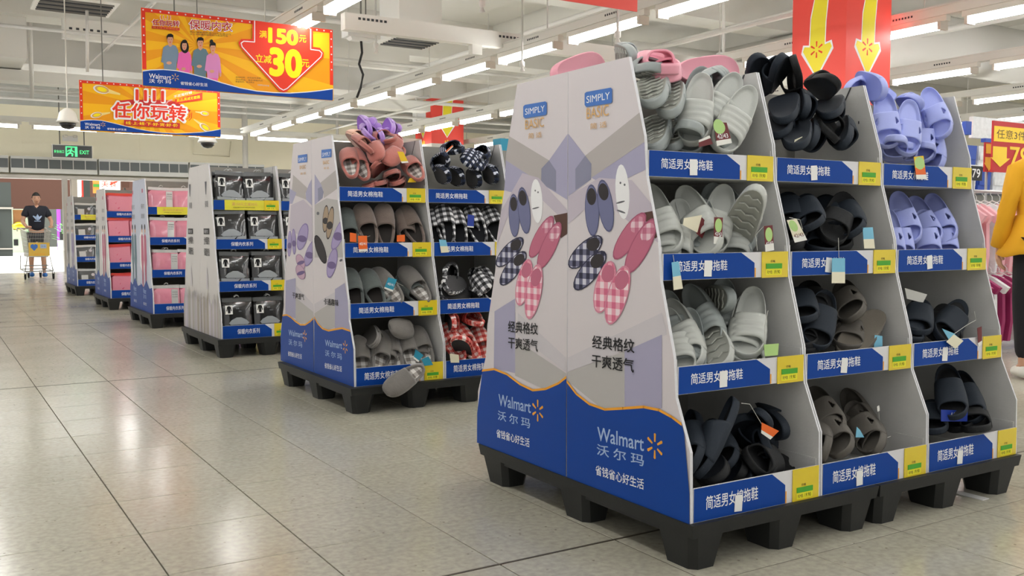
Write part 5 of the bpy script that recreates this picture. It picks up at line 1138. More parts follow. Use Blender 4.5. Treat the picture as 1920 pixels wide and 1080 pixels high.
# bin tables: (kind, heel px, toe px, depth behind lip, lean, roll)
BINS = [
 ('top bin of the near stand, first column', 2.16, [
  ('slate', 1192, 176, 1194, 142, .14, 1, 160), ('slate', 1218, 180, 1214, 134, .13, 1, 165), ('slate', 1254, 200, 1250, 148, .12, 1, 172), ('slate', 1200, 262, 1202, 212, .10, 1, 160), ('slate', 1226, 262, 1222, 210, .12, 1, 165),
  ('slate', 1258, 264, 1254, 222, .16, 1, 170), ('slate', 1316, 138, 1300, 205, .22, -1, 0), ('slate', 1300, 222, 1284, 276, .08, 1, 0), ('grey', 1320, 150, 1304, 240, .09, -1, 8), ('slate', 1350, 158, 1392, 150, .26, 1, 40),
  ('grey', 1388, 150, 1346, 236, .12, -1, -18), ('grey', 1432, 176, 1382, 272, .05, -1, -14), ('slate', 1362, 250, 1352, 290, .1, 1, 20), ('slate', 1230, 140, 1196, 150, .25, 1, 120)]),
 ('second bin of the near stand, first column', 2.095, [
  ('slate', 1214, 344, 1236, 410, .17, -1, 0), ('grey', 1233, 350, 1262, 424, .09, -1, 0), ('grey', 1238, 410, 1252, 474, .03, -1, 0), ('grey', 1284, 344, 1326, 428, .10, -1, 12), ('grey', 1306, 420, 1302, 480, .05, -1, 0),
  ('slate', 1336, 352, 1340, 430, .20, -1, 0), ('grey', 1356, 346, 1338, 420, .13, -1, -8), ('slate', 1350, 440, 1344, 488, .05, -1, 0), ('slate', 1410, 350, 1432, 410, .16, -1, 10), ('grey', 1420, 410, 1418, 478, .08, -1, 0),
  ('grey', 1416, 362, 1368, 466, .03, 1, 184), ('slate', 1382, 410, 1390, 476, .14, -1, 0)]),
 ('third bin of the near stand, first column', 2.025, [
  ('slate', 1298, 540, 1330, 606, .20, -1, 30), ('slate', 1358, 560, 1312, 566, .24, 1, 190), ('slate', 1404, 530, 1408, 590, .24, -1, 0), ('grey', 1284, 572, 1318, 656, .09, -1, 18), ('slate', 1326, 618, 1328, 702, .05, -1, 0), ('grey', 1262, 640, 1278, 700, .10, -1, 0),
  ('grey', 1342, 590, 1392, 682, .04, -1, 186), ('grey', 1400, 560, 1392, 634, .13, -1, -12), ('grey', 1459, 548, 1452, 632, .08, -1, 4), ('grey', 1446, 630, 1452, 700, .06, -1, 0), ('slate', 1420, 640, 1410, 700, .14, -1, 0), ('slate', 1248, 555, 1262, 620, .22, -1, 0)]),
 ('bottom bin of the near stand, first column', 1.955, [
  ('navy', 1388, 752, 1318, 900, .06, -1, 75), ('navy', 1350, 830, 1408, 910, .12, -1, 170), ('navy', 1440, 770, 1400, 830, .16, 1, 10), ('navy', 1510, 800, 1450, 770, .2, 1, 150), ('navy', 1480, 830, 1440, 790, .2, -1, 160), ('black', 1506, 880, 1430, 870, .05, -1, 40),
  ('black', 1420, 850, 1460, 890, .12, -1, 30), ('navy', 1300, 780, 1306, 880, .12, -1, 60), ('navy', 1340, 880, 1310, 910, .2, -1, 0), ('black', 1400, 900, 1350, 880, .16, 1, 10), ('navy', 1490, 850, 1470, 890, .22, 1, 0), ('navy', 1336, 800, 1372, 880, .17, -1, 20), ('navy', 1462, 792, 1500, 824, .16, -1, 60), ('black', 1350, 860, 1390, 900, .04, -1, 170)]),
 ('top bin of the near stand, second column', 2.16, [
  ('navy', 1420, 116, 1446, 180, .26, 1, 165), ('navy', 1470, 118, 1462, 166, .18, 1, 120), ('black', 1500, 112, 1496, 168, .16, 1, 70), ('black', 1556, 160, 1516, 176, .14, 1, 155), ('navy', 1470, 214, 1468, 172, .10, 1, 170), ('navy', 1500, 205, 1484, 185, .14, 1, 150),
  ('navy', 1556, 205, 1552, 178, .10, 1, 176), ('navy', 1486, 262, 1482, 220, .04, 1, 176), ('navy', 1520, 262, 1512, 236, .08, 1, 140), ('navy', 1582, 262, 1572, 226, .07, 1, 150), ('black', 1550, 262, 1542, 230, .08, 1, 60), ('navy', 1446, 240, 1444, 200, .12, 1, 165),
  ('black', 1510, 222, 1540, 238, .16, 1, 90)]),
 ('second bin of the near stand, second column', 2.095, [
  ('navy', 1476, 352, 1486, 410, .16, -1, 0), ('navy', 1510, 365, 1526, 420, .10, -1, 10), ('black', 1480, 410, 1490, 470, .05, -1, 0), ('black', 1520, 430, 1528, 478, .04, -1, 0), ('navy', 1546, 378, 1560, 430, .18, -1, 0), ('black', 1592, 372, 1562, 460, .07, -1, -10),
  ('navy', 1604, 360, 1628, 426, .10, -1, 14), ('black', 1610, 420, 1616, 480, .05, -1, 0), ('navy', 1548, 440, 1540, 480, .12, -1, 0)]),
 ('third bin of the near stand, second column', 2.025, [
  ('navy', 1500, 552, 1508, 610, .14, -1, 0), ('navy', 1562, 556, 1540, 660, .07, -1, -10), ('black', 1530, 620, 1528, 680, .04, -1, 0), ('taupe', 1618, 528, 1648, 590, .16, -1, 12), ('taupe', 1655, 585, 1585, 668, .07, -1, 196), ('taupe', 1610, 600, 1600, 660, .14, -1, 0), ('black', 1516, 540, 1530, 600, .22, -1, 0),
  ('black', 1500, 610, 1506, 670, .06, -1, 0)]),
 ('bottom bin of the near stand, second column', 1.955, [
  ('taupe', 1526, 738, 1572, 820, .16, -1, 6), ('taupe', 1556, 775, 1608, 860, .06, -1, 8), ('taupe', 1600, 765, 1648, 850, .12, -1, 10), ('taupe', 1624, 732, 1680, 830, .2, -1, 30), ('taupe', 1540, 800, 1556, 870, .04, -1, 60), ('taupe', 1636, 790, 1664, 850, .08, -1, 40)]),
 ('top bin of the near stand, third column', 2.16, [
  ('lavender', 1578, 170, 1626, 158, .26, 1, 30), ('lavender', 1598, 145, 1648, 172, .2, -1, 200), ('lavender', 1650, 185, 1668, 162, .24, 1, 180), ('lavender', 1656, 182, 1664, 258, .09, -1, -4), ('lavender', 1700, 200, 1688, 210, .18, 1, 170), ('lavender', 1720, 196, 1690, 205, .2, 1, 160),
  ('lavender', 1702, 196, 1698, 280, .05, -1, -16), ('lavender', 1672, 248, 1668, 292, .05, 1, 0), ('lavender', 1730, 214, 1728, 276, .12, -1, 0), ('lavender', 1745, 172, 1774, 256, .11, -1, 10), ('lavender', 1764, 230, 1772, 290, .07, -1, 40), ('lavender', 1700, 262, 1694, 292, .08, 1, 0), ('lavender', 1736, 262, 1730, 292, .1, 1, 0)]),
 ('second bin of the near stand, third column', 2.095, [
  ('lavender', 1682, 362, 1704, 430, .14, -1, 0), ('lavender', 1712, 376, 1740, 432, .16, -1, 0), ('lavender', 1758, 366, 1784, 428, .14, -1, 8), ('lavender', 1704, 410, 1712, 470, .06, -1, 0), ('lavender', 1676, 410, 1684, 468, .08, -1, 0), ('lavender', 1744, 420, 1752, 472, .08, -1, 0), ('lavender', 1788, 416, 1796, 470, .08, -1, 0)]),
 ('third bin of the near stand, third column', 2.025, [
  ('navy', 1736, 574, 1728, 634, .10, -1, 0), ('navy', 1734, 610, 1724, 650, .05, -1, 0), ('navy', 1826, 574, 1786, 640, .08, -1, -20), ('black', 1806, 580, 1790, 640, .16, -1, -10), ('black', 1826, 600, 1818, 650, .1, -1, 0)]),
 ('bottom bin of the near stand, third column', 1.955, [
  ('navy', 1774, 694, 1790, 790, .10, -1, 0), ('navy', 1790, 770, 1794, 828, .04, -1, 0), ('navy', 1832, 702, 1864, 790, .12, -1, 10), ('black', 1866, 760, 1880, 815, .05, -1, 0), ('black', 1826, 776, 1832, 815, .06, -1, 0)]),
 ('heap topping the near stand', 2.36, [
  ('pink', 1258, 145, 1212, 118, .02, 1, 60), ('pink', 1278, 132, 1390, 130, .1, 1, 165), ('pink', 1050, 136, 1140, 118, .4, 1, 172), ('pink', 1256, 160, 1246, 135, .02, 1, 10), ('slate', 1176, 110, 1150, 110, .3, 1, 170)]),
 ('top bin of the middle stand, first column', 4.83, [
  ('rose', 662, 336, 652, 282, .08, -1, 0), ('rose', 694, 338, 664, 282, .06, -1, -6), ('rose', 690, 286, 662, 266, .12, 1, 100), ('rose', 702, 268, 712, 304, .10, -1, 20), ('rose', 742, 266, 692, 262, .18, 1, 60), ('rose', 752, 282, 722, 310, .08, -1, 20), ('rose', 798, 340, 768, 300, .06, -1, 10),
  ('rose', 708, 312, 712, 328, .10, 1, 150), ('rose', 730, 318, 735, 326, .10, 1, 160), ('rose', 716, 338, 722, 334, .06, 1, 170), ('rose', 748, 338, 750, 330, .08, 1, 165), ('rose', 700, 344, 706, 338, .05, 1, 160), ('rose', 768, 262, 750, 290, .2, -1, 0), ('rose', 730, 300, 700, 316, .16, 1, 150)]),
 ('heap topping the middle stand', 5.05, [
  ('purple', 688, 246, 668, 230, .1, 1, 140), ('purple', 730, 246, 716, 232, .1, 1, 160), ('purple', 690, 262, 684, 246, .04, 1, 60), ('purple', 712, 262, 698, 256, .02, 1, 150), ('peach', 676, 268, 652, 262, .04, 1, 130)]),
 ('second bin of the middle stand, first column', 4.766, [
  ('green', 662, 454, 650, 396, .10, -1, 0), ('brown', 702, 456, 680, 384, .07, -1, 6), ('brown', 730, 456, 722, 384, .07, -1, 0), ('brown', 757, 446, 752, 408, .13, -1, 30), ('brown', 800, 456, 766, 390, .08, -1, 6)]),
 ('third bin of the middle stand, first column', 4.696, [
  ('green', 674, 576, 658, 520, .07, -1, 0), ('green', 718, 576, 690, 512, .07, -1, 4), ('gry', 752, 562, 706, 508, .08, -1, 10), ('gry', 790, 548, 756, 504, .12, -1, 20), ('green', 800, 572, 776, 548, .06, -1, 10), ('green', 742, 576, 732, 556, .05, -1, 0)]),
 ('bottom bin of the middle stand, first column', 4.628, [
  ('gry', 688, 700, 680, 636, .06, -1, 12), ('gry', 700, 640, 686, 618, .16, 1, 160), ('gry', 706, 694, 716, 624, .12, -1, 30), ('gry', 776, 622, 728, 614, .15, -1, 30), ('gry', 760, 692, 738, 626, .05, -1, -14), ('gry', 778, 688, 762, 622, .09, -1, 16), ('gry', 800, 660, 782, 616, .09, -1, 0), ('gry', 734, 700, 730, 660, .07, -1, 10), ('gry', 812, 690, 806, 640, .12, -1, 10)]),
 ('front lip of middle stand', 4.628, [('gry', 790, 692, 722, 738, -.05, -1, 12)]),
 ('top bin of the middle stand, second column', 4.83, [
  ('gnavy', 842, 290, 820, 316, .12, 1, 20), ('gnavy', 866, 288, 836, 282, .12, 1, 60), ('gnavy', 888, 288, 872, 312, .12, -1, 0), ('gnavy', 918, 292, 900, 318, .12, -1, 0), ('gnavy', 836, 332, 812, 326, .06, 1, 150), ('gnavy', 876, 336, 850, 326, .06, 1, 150), ('gnavy', 908, 338, 884, 330, .06, 1, 160), ('gnavy', 936, 334, 912, 322, .06, 1, 150), ('gnavy', 936, 300, 920, 290, .12, 1, 30)]),
 ('second bin of the middle stand, second column', 4.766, [
  ('gblack', 846, 454, 832, 386, .08, -1, 0), ('gblack', 866, 454, 850, 392, .10, -1, 0), ('gblack', 912, 448, 886, 380, .07, -1, 6), ('gblack', 944, 448, 916, 384, .09, -1, 6), ('gblack', 826, 450, 818, 420, .06, -1, 0), ('gblack', 884, 450, 878, 420, .12, -1, 0)]),
 ('third bin of the middle stand, second column', 4.696, [
  ('gblack', 828, 518, 846, 506, .14, 1, 30), ('gblack', 868, 528, 832, 534, .06, -1, 200), ('gblack', 892, 552, 836, 546, .04, -1, 196), ('gblack', 888, 510, 916, 548, .12, -1, 0), ('gblack', 922, 540, 905, 510, .08, -1, 0), ('gblack', 912, 556, 896, 560, .05, 1, 150)]),
 ('bottom bin of the middle stand, second column', 4.628, [
  ('gred', 874, 672, 840, 612, .06, -1, 6), ('gred', 898, 668, 858, 612, .09, -1, 4), ('gred', 856, 676, 838, 640, .03, -1, 150), ('gred', 900, 612, 872, 596, .16, 1, 60), ('gred', 916, 660, 900, 615, .09, -1, 0), ('gred', 846, 608, 832, 600, .16, 1, 150)]),
]
ORDL = ['leftmost', 'second from the left', 'third from the left', 'fourth from the left', 'fifth from the left', 'sixth from the left', 'seventh from the left', 'eighth from the left', 'ninth from the left', 'tenth from the left', 'eleventh from the left', 'twelfth from the left', 'thirteenth from the left', 'fourteenth from the left']
def pose(r):
    if 120 <= r <= 240: return 'sole showing'
    if 55 <= abs(r) < 120: return 'on its side'
    return 'top showing'
SLIPS = {}
for nm, Yf, rows in BINS:
    seen_k = {}
    for i, r in enumerate(rows):
        bd = None
        if r[0] in ('rose', 'brown', 'green', 'gry', 'gblack', 'gred') and r[4] < r[2]-15 and abs(r[7]) < 60 and 'bin' in nm: r = r[:6]+(1,)+r[7:]
        if ' bin ' in nm:
            tr = {'bottom': 0, 'third': 1, 'second': 2, 'top': 3}[nm.split()[0]]; cx = {'first': 0, 'second': 1, 'third': 2}[nm.split(', ')[1].split()[0]]; bx = (1.797 if Yf < 3 else 1.89)+cx*(MW+.001)
            bd = (bx+.012, bx+MW-.012, PZ+TIER[tr][0]+.009, PZ+TIER[tr][1], None if tr == 3 else PZ+TIER[tr+1][0]-.002)
        SLIPS[nm, i] = slip(*r, Yf, L={'lavender': .255, 'rose': .262}.get(r[0], .285), bounds=bd)
        seen_k.setdefault((r[0], pose(r[7])), []).append((r[1]+r[3], i))
    for (k, ps), lst in seen_k.items():
        lst.sort()
        for n, (_, i) in enumerate(lst):
            where = nm if nm.startswith('heap') or nm.startswith('front') else 'in the '+nm
            pos = '' if len(lst) == 1 else ', '+(ORDL[n] if len(lst) > 2 else ('left one' if n == 0 else 'right one'))
            where = where.replace('in the top', 'top').replace('in the second', 'second').replace('in the third', 'third').replace('in the bottom', 'bottom').replace(' of the near stand, ', ', near stand ').replace(' of the middle stand, ', ', middle stand ').replace('first column', 'column one').replace('second column', 'column two').replace('third column', 'column three')
            o = SLIPS[nm, i]; o['label'] = '%s, %s%s, %s' % (DESC[k], ps, pos, where); o['group'] = ('slippers: ' if k in ('rose', 'brown', 'green', 'gry', 'peach', 'purple', 'gblack', 'gnavy', 'gred') else 'slide sandals: ')+nm
# ---------------------------------------------------------------- hang tags (parts of the slipper they are tied to)
def hang_tag(key, i, quad, Y, bands, string=None, text=None, disc=None):
    """quad: four picture corners (tl, tr, br, bl) on the plane Y; bands: [(fraction, material)] from the top"""
    par = SLIPS[key, i]; Minv = par.matrix_basis.inverted()
    P_ = [at(x, y, Y) for x, y in quad]; n = Vector((0, -1, 0))
    def pt(u, v, h): # u across, v down
        return Minv @ (P_[0].lerp(P_[1], u).lerp(P_[3].lerp(P_[2], u), v) + n*h)
    mb = MB(); mats = []; v0 = 0
    for f, m in bands:
        if m not in mats: mats.append(m)
        mb.add([pt(u, v, h) for h in (0, .0012) for u, v in ((0, v0), (1, v0), (1, f), (0, f))], [(0, 3, 2, 1), (4, 5, 6, 7), (0, 1, 5, 4), (1, 2, 6, 5), (2, 3, 7, 6), (3, 0, 4, 7)], mats.index(m)); v0 = f
    me = mb.me('hang_tag', mats); recalc(me); t = new_obj('hang_tag', me, par)
    its = []
    if disc: its.append(('e', disc[0], (disc[1], disc[2]), (disc[3], 0), (0, disc[4])))
    if text: its.append(('t', text[0], text[1], (text[2], text[3]), (text[4], 0), (0, -text[5]), 1))
    if its: art(its, lambda u, v, h: pt(u, v, .0014+h), t)
    if string:
        s = MB().tube([Minv @ at(x, y, Y+.01) for x, y in string], .0009, 4); s.build('string', 'string', t)
n1, n2, n3, n4 = [b[0] for b in BINS[:4]]
mar = [(.72, 'tag_maroon'), (1, 'tag_white')]
hang_tag(n1, 10, [(1338, 228), (1362, 230), (1372, 268), (1344, 274)], 2.15, [(.78, 'tag_maroon'), (1, 'tag_white')], [(1349, 226), (1347, 220), (1352, 205)], ('print_white', '42/43', .1, .72, .75, .2), ('tag_green', .35, .2, .44, .32))
hang_tag(n1, 7, [(1310, 263), (1330, 254), (1336, 270), (1310, 276)], 2.15, [(.3, 'tag_white'), (1, 'tag_maroon')])
hang_tag(n2, 3, [(1282, 409), (1316, 403), (1307, 436), (1280, 422)], 2.12, [(1, 'tag_cream')], [(1293, 406), (1294, 440), (1293, 472)])
hang_tag(n2, 4, [(1314, 406), (1328, 420), (1316, 447), (1305, 437)], 2.13, [(1, 'tag_maroon')])
hang_tag(n2, 6, [(1339, 407), (1355, 408), (1353, 459), (1338, 457)], 2.085, mar, [(1333, 380), (1345, 407)], ('print_white', '42/43', .1, .68, .8, .13), ('tag_green', .5, .3, .42, .26))
hang_tag(n2, 9, [(1432, 424), (1448, 422), (1451, 469), (1435, 472)], 2.085, mar, [(1420, 470), (1417, 440), (1432, 424)], ('print_white', '42/43', .1, .75, .8, .12), ('tag_green', .5, .35, .42, .28))
hang_tag(n2, 2, [(1259, 492), (1272, 490), (1280, 541), (1263, 544)], 2.08, [(.52, 'tag_blue'), (1, 'tag_cream')], [(1262, 478), (1264, 492)])
hang_tag(n3, 8, [(1432, 646), (1460, 644), (1458, 666), (1434, 668)], 2.02, [(1, 'tag_green')], [(1440, 582), (1434, 610), (1434, 645)], None, None)
hang_tag(n4, 2, [(1428, 792), (1460, 808), (1444, 824), (1427, 812)], 1.99, [(.7, 'tag_orange'), (1, 'tag_white')], [(1390, 756), (1406, 758), (1428, 795)])
m1, m2, m3, m4 = [b[0] for b in BINS[4:8]]
hang_tag(m1, 7, [(1490, 262), (1504, 256), (1500, 272), (1488, 272)], 2.13, [(1, 'tag_cream')])
hang_tag(m2, 2, [(1475, 413), (1493, 410), (1513, 450), (1490, 455)], 2.09, [(.72, 'tag_cream'), (1, 'tag_white')], [(1480, 408), (1500, 412), (1505, 430)], ('tag_maroon', '42/43', .1, .80, .8, .16), ('tag_green', .4, .28, .36, .26))
hang_tag(m2, 6, [(1617, 427), (1636, 426), (1640, 466), (1620, 466)], 2.09, [(.55, 'tag_blue'), (1, 'tag_cream')])
hang_tag(m2, 5, [(1560, 484), (1584, 484), (1584, 531), (1559, 531)], 2.08, [(.55, 'tag_blue'), (1, 'tag_cream')], [(1572, 446), (1573, 484)])
hang_tag(m3, 5, [(1640, 628), (1654, 630), (1654, 655), (1638, 655)], 2.06, [(1, 'tag_blue')])
hang_tag(m4, 2, [(1606, 800), (1612, 806), (1620, 820), (1604, 820)], 2.0, [(1, 'tag_blue')])
hang_tag(m4, 3, [(1644, 762), (1648, 760), (1649, 770), (1645, 772)], 2.05, [(1, 'tag_white')], [(1647, 762), (1650, 800), (1646, 818), (1660, 822), (1670, 818)])
r1, r2, r3, r4 = [b[0] for b in BINS[8:12]]
hang_tag(r1, 6, [(1713, 294), (1731, 292), (1737, 336), (1718, 336)], 2.15, [(.5, 'tag_yellow'), (.8, 'tag_orange'), (1, 'tag_white')], None, None, ('tag_green', .5, .3, .5, .28))
hang_tag(r3, 1, [(1696, 540), (1738, 552), (1730, 568), (1700, 560)], 2.2, [(1, 'tag_white')])
hang_tag(r3, 2, [(1766, 616), (1788, 625), (1804, 640), (1790, 655)], 2.01, [(1, 'tag_blue')], [(1789, 626), (1812, 610), (1830, 600), (1827, 584)])
hang_tag(r3, 3, [(1788, 627), (1806, 639), (1791, 654), (1774, 641)], 2.008, [(1, 'tag_cream')], None)
hang_tag(r3, 4, [(1832, 615), (1840, 612), (1841, 645), (1834, 650)], 2.015, [(.8, 'tag_maroon'), (1, 'tag_white')])
hang_tag(r4, 0, [(1764, 768), (1814, 770), (1813, 790), (1764, 790)], 1.99, [(1, 'tag_navyblue')], None, ('print_white', '44/45', .35, .7, .35, .5))
k1, _, k2, k3, k4, kh, l1, l2, l3, l4 = [b[0] for b in BINS[13:23]]
hang_tag(k1, 5, [(745, 284), (756, 285), (766, 305), (753, 306)], 4.80, [(.85, 'tag_yellow'), (1, 'tag_white')])
hang_tag(k1, 6, [(768, 334), (778, 334), (780, 342), (764, 342)], 4.82, [(1, 'tag_yellow')])
hang_tag(k2, 0, [(656, 436), (668, 438), (668, 454), (656, 453)], 4.76, [(1, 'tag_orange')])
hang_tag(k2, 1, [(671, 442), (688, 442), (689, 471), (673, 472)], 4.755, [(.85, 'tag_orange'), (1, 'tag_white')], [(694, 442), (682, 446)], ('print_white', '40/41', .1, .6, .8, .18))
hang_tag(k2, 3, [(744, 441), (759, 440), (759, 453), (744, 453)], 4.76, [(1, 'tag_orange')])
hang_tag(k3, 2, [(728, 520), (744, 524), (736, 547), (720, 541)], 4.68, [(.86, 'tag_teal'), (1, 'tag_white')], [(744, 530), (756, 536)], ('print_white', '40/41', .15, .6, .75, .2))
hang_tag(k4, 5, [(779, 655), (794, 666), (784, 679), (775, 672)], 4.62, [(.8, 'tag_teal'), (1, 'tag_white')])
hang_tag(k4, 6, [(790, 674), (803, 668), (812, 684), (796, 686)], 4.62, [(1, 'tag_teal')])
hang_tag(l2, 4, [(823, 449), (836, 450), (842, 473), (827, 474)], 4.76, [(.5, 'tag_blue'), (1, 'tag_cream')])
hang_tag(l2, 5, [(877, 402), (889, 404), (888, 427), (876, 426)], 4.80, [(.9, 'tag_navyblue'), (1, 'tag_white')])
hang_tag(l1, 1, [(829, 289), (848, 272), (850, 275), (832, 292)], 4.86, [(.6, 'tag_orange'), (1, 'tag_white')])
hang_tag(l4, 2, [(843, 663), (860, 665), (861, 680), (845, 680)], 4.62, [(1, 'tag_cream')])
# ================================================================ UNDERWEAR PACKS
def pack(key, body, w, h, kind):
    t = thing('underwear_pack', 'x', 'pack'); n = 8; d = .045
    def pt(i, j, s):
        u, v = i/n*2-1, j/n*2-1
        e = max(0, (1-abs(u)**3)*(1-abs(v)**3)); b = d/2*e**.5+(.002*math.sin(i*2.3+j*1.7)+.0015*math.sin(i*4.1-j*3.3))*e
        return (u*w/2*(1-.02*abs(v)), -s*b*(-1) if s < 0 else -b, h/2+v*h/2)
    V = [pt(i, j, 1) for j in range(n+1) for i in range(n+1)]+[(p[0], -p[1], p[2]) for p in [pt(i, j, 1) for j in range(n+1) for i in range(n+1)]]
    Fc = []; o = (n+1)**2
    for j in range(n):
        for i in range(n):
            a = j*(n+1)+i; Fc.append((a, a+1, a+n+2, a+n+1)); Fc.append((o+a, o+a+n+1, o+a+n+2, o+a+1))
    new_obj('bag', mesh('bag', V, Fc, body, smooth=True), t)
    MB().box(-w/2, w/2, -.002, .002, h, h+.03).build('top_seal', {'dark': 'bag_grey', 'pink': 'bag_clear', 'rose': 'bag_red', 'far': 'bag_clear'}[kind], t)
    y = -d/2-.003
    mf = lambda u, v, hh: (u, y-hh, v)
    if kind == 'dark':
        MB().box(-w*.44, -w*.2, y-.001, y+.004, h*.64, h*.9).build('label_card', 'sticker_white', t)
        art([('p', 'print_black', [(-w*.36, h*.67), (-w*.28, h*.67), (-w*.275, h*.8), (-w*.25, h*.72), (-w*.23, h*.74), (-w*.26, h*.86), (-w*.30, h*.88), (-w*.34, h*.88), (-w*.38, h*.86), (-w*.41, h*.74), (-w*.39, h*.72), (-w*.365, h*.8)]),
             ttext('badge_silver', '保暖', -.02, h*.78, .012), ttext('badge_silver', '男装', .0, h*.70, .01)], lambda u, v, hh: (u, y-.002-hh, v), t)
        bd = MB().prism([(-w*.28, h*.33), (w*.28, h*.33), (w*.34, h*.38), (w*.24, h*.47), (w*.08, h*.54), (-w*.08, h*.54), (-w*.24, h*.47), (-w*.34, h*.38)], lambda u, v: (u, y, v), lambda u, v: (u, y+.006, v)); me = bd.me('badge', 'badge_silver'); recalc(me); new_obj('badge', me, t)
        MB().box(-w*.47, w*.47, y+.003, y+.01, h*.24, h*.32).build('base_strip', 'badge_silver', t)
    elif kind == 'pink':
        MB().box(w*.17, w*.42, y+.001, y+.008, h*.04, h*.95).build('info_strip', 'bag_clear', t)
        MB().box(w*.2, w*.38, y-.001, y+.002, h*.08, h*.26).build('label_card', 'goods_maroon', t)
        art([ttext('print_grey', s, w*.2, h*(.8-.1*i), .012, 0, w*.2) for i, s in enumerate(('纯棉保暖', '内衣套装', '女士粉色'))], lambda u, v, hh: (u, y-.001-hh, v), t)
    elif kind == 'rose':
        MB().box(-w*.45, w*.45, y+.002, y+.006, h*.25, h*.95).build('window', 'bag_pink', t)
        MB().box(-w*.42, -w*.1, y, y+.004, h*.04, h*.18).build('label_card', 'print_brown', t)
    else:
        MB().box(-w*.35, w*.0, y, y+.006, h*.2, h*.7).build('label_card', 'bag_clear', t)
        MB().lathe([(.022, -.002), (.022, .002)], (w*.25, 0, 0), 12).me
        art([('e', 'print_pale', (w*.25, h*.72), (.022, 0), (0, .022))], mf, t)
    if kind in ('dark', 'pink'):
        MB().tube([(-.02, 0, h+.028), (-.02, 0, h+.04), (0, 0, h+.052), (.016, 0, h+.045), (.016, 0, h+.036)], .0028, 5).build('hanger_hook', 'plastic_white' if kind == 'pink' else 'bag_clear', t, True)
    SP[key] = t; PROTOS.append(t)
pack('pdark', 'bag_black', .232, .262, 'dark'); pack('ppink', 'bag_pink', .25, .235, 'pink'); pack('prose', 'bag_rose', .26, .26, 'rose'); pack('pfar', 'bag_grey', .26, .21, 'far')
TN = ['bottom', 'third', 'second', 'top']
NMP = {'dark': ('pdark', 'black underwear pack with silver badge'), 'pink': ('ppink', 'pink underwear pack with white side strip'), 'rose': ('prose', 'rose pink underwear pack with red top seal'), 'far': ('pfar', 'grey underwear pack in clear wrap')}
random.seed(11)
for key, nm, X0, Y0, st, nf, nr, npal in ROWN[2:]:
    for c in range(nf):
        for k, (z0, z1, iy) in enumerate(TIER):
            for s in range(2):
                for dpt in range(2):
                    o = copy_tree(SP[NMP[key][0]]); x = X0+c*(MW+.001)+.145+s*.245+random.uniform(-.008, .008)+dpt*.01
                    o.location = (x, Y0+iy+.045+dpt*.07, PZ+z0+.012); o.rotation_euler = (math.radians(-9+dpt*3), random.uniform(-.05, .05), random.uniform(-.08, .08))
                    o['label'] = '%s, %s%s, %s tier%s, %s' % (NMP[key][1].split(' with')[0].split(' in ')[0], 'left' if s == 0 else 'right', ' front' if dpt == 0 else ' rear', TN[k], '' if nf == 1 else (' of first column' if c == 0 else ' of second column'), nm.replace(' underwear','').replace('red and ','').replace('farthest ','')); o['group'] = 'packs on the '+nm
# ================================================================ PEOPLE
def skin_mesh(nodes, edges, root, sub=1):
    names = list(nodes); me = bpy.data.meshes.new('sk'); me.from_pydata([nodes[n][0] for n in names], [(names.index(a), names.index(b)) for a, b in edges], [])
    o = bpy.data.objects.new('sk', me); COL.objects.link(o); m = o.modifiers.new('s', 'SKIN'); m.use_smooth_shade = True
    for i, n in enumerate(names):
        r = nodes[n][1]; me.skin_vertices[0].data[i].radius = r if isinstance(r, tuple) else (r, r); me.skin_vertices[0].data[i].use_root = (n == root)
    s = o.modifiers.new('u', 'SUBSURF'); s.levels = sub; s.render_levels = sub
    out = bpy.data.meshes.new_from_object(o.evaluated_get(bpy.context.evaluated_depsgraph_get())); bpy.data.objects.remove(o); bpy.data.meshes.remove(me); return out
def head_geo(c, r=.098, n=20, m=16):
    """egg-shaped head facing +y with nose, brow, chin"""
    V = []; Fc = []
    for j in range(m+1):
        ph = PI*j/m
        for i in range(n):
            th = 2*PI*i/n; x, y, z = math.sin(ph)*math.cos(th), math.sin(ph)*math.sin(th), math.cos(ph)
            k = 1-.20*max(0, -z)**1.2
            X, Y, Z = x*.076*k, y*.094*(1-.12*max(0, -z)), z*.118
            if y > .6:
                f = (y-.6)/.4; Y += .022*f*math.exp(-(x/.16)**2-((z+.08)/.2)**2); Y += .008*f*math.exp(-((z+.75)/.2)**2); Y -= .006*f*math.exp(-((abs(x)-.38)/.16)**2-((z-.12)/.14)**2)
            V.append((c[0]+X, c[1]+Y, c[2]+Z))
    for j in range(m):
        for i in range(n): a, b = j*n+i, j*n+(i+1) % n; Fc.append((a, a+n, b+n, b))
    return V, Fc
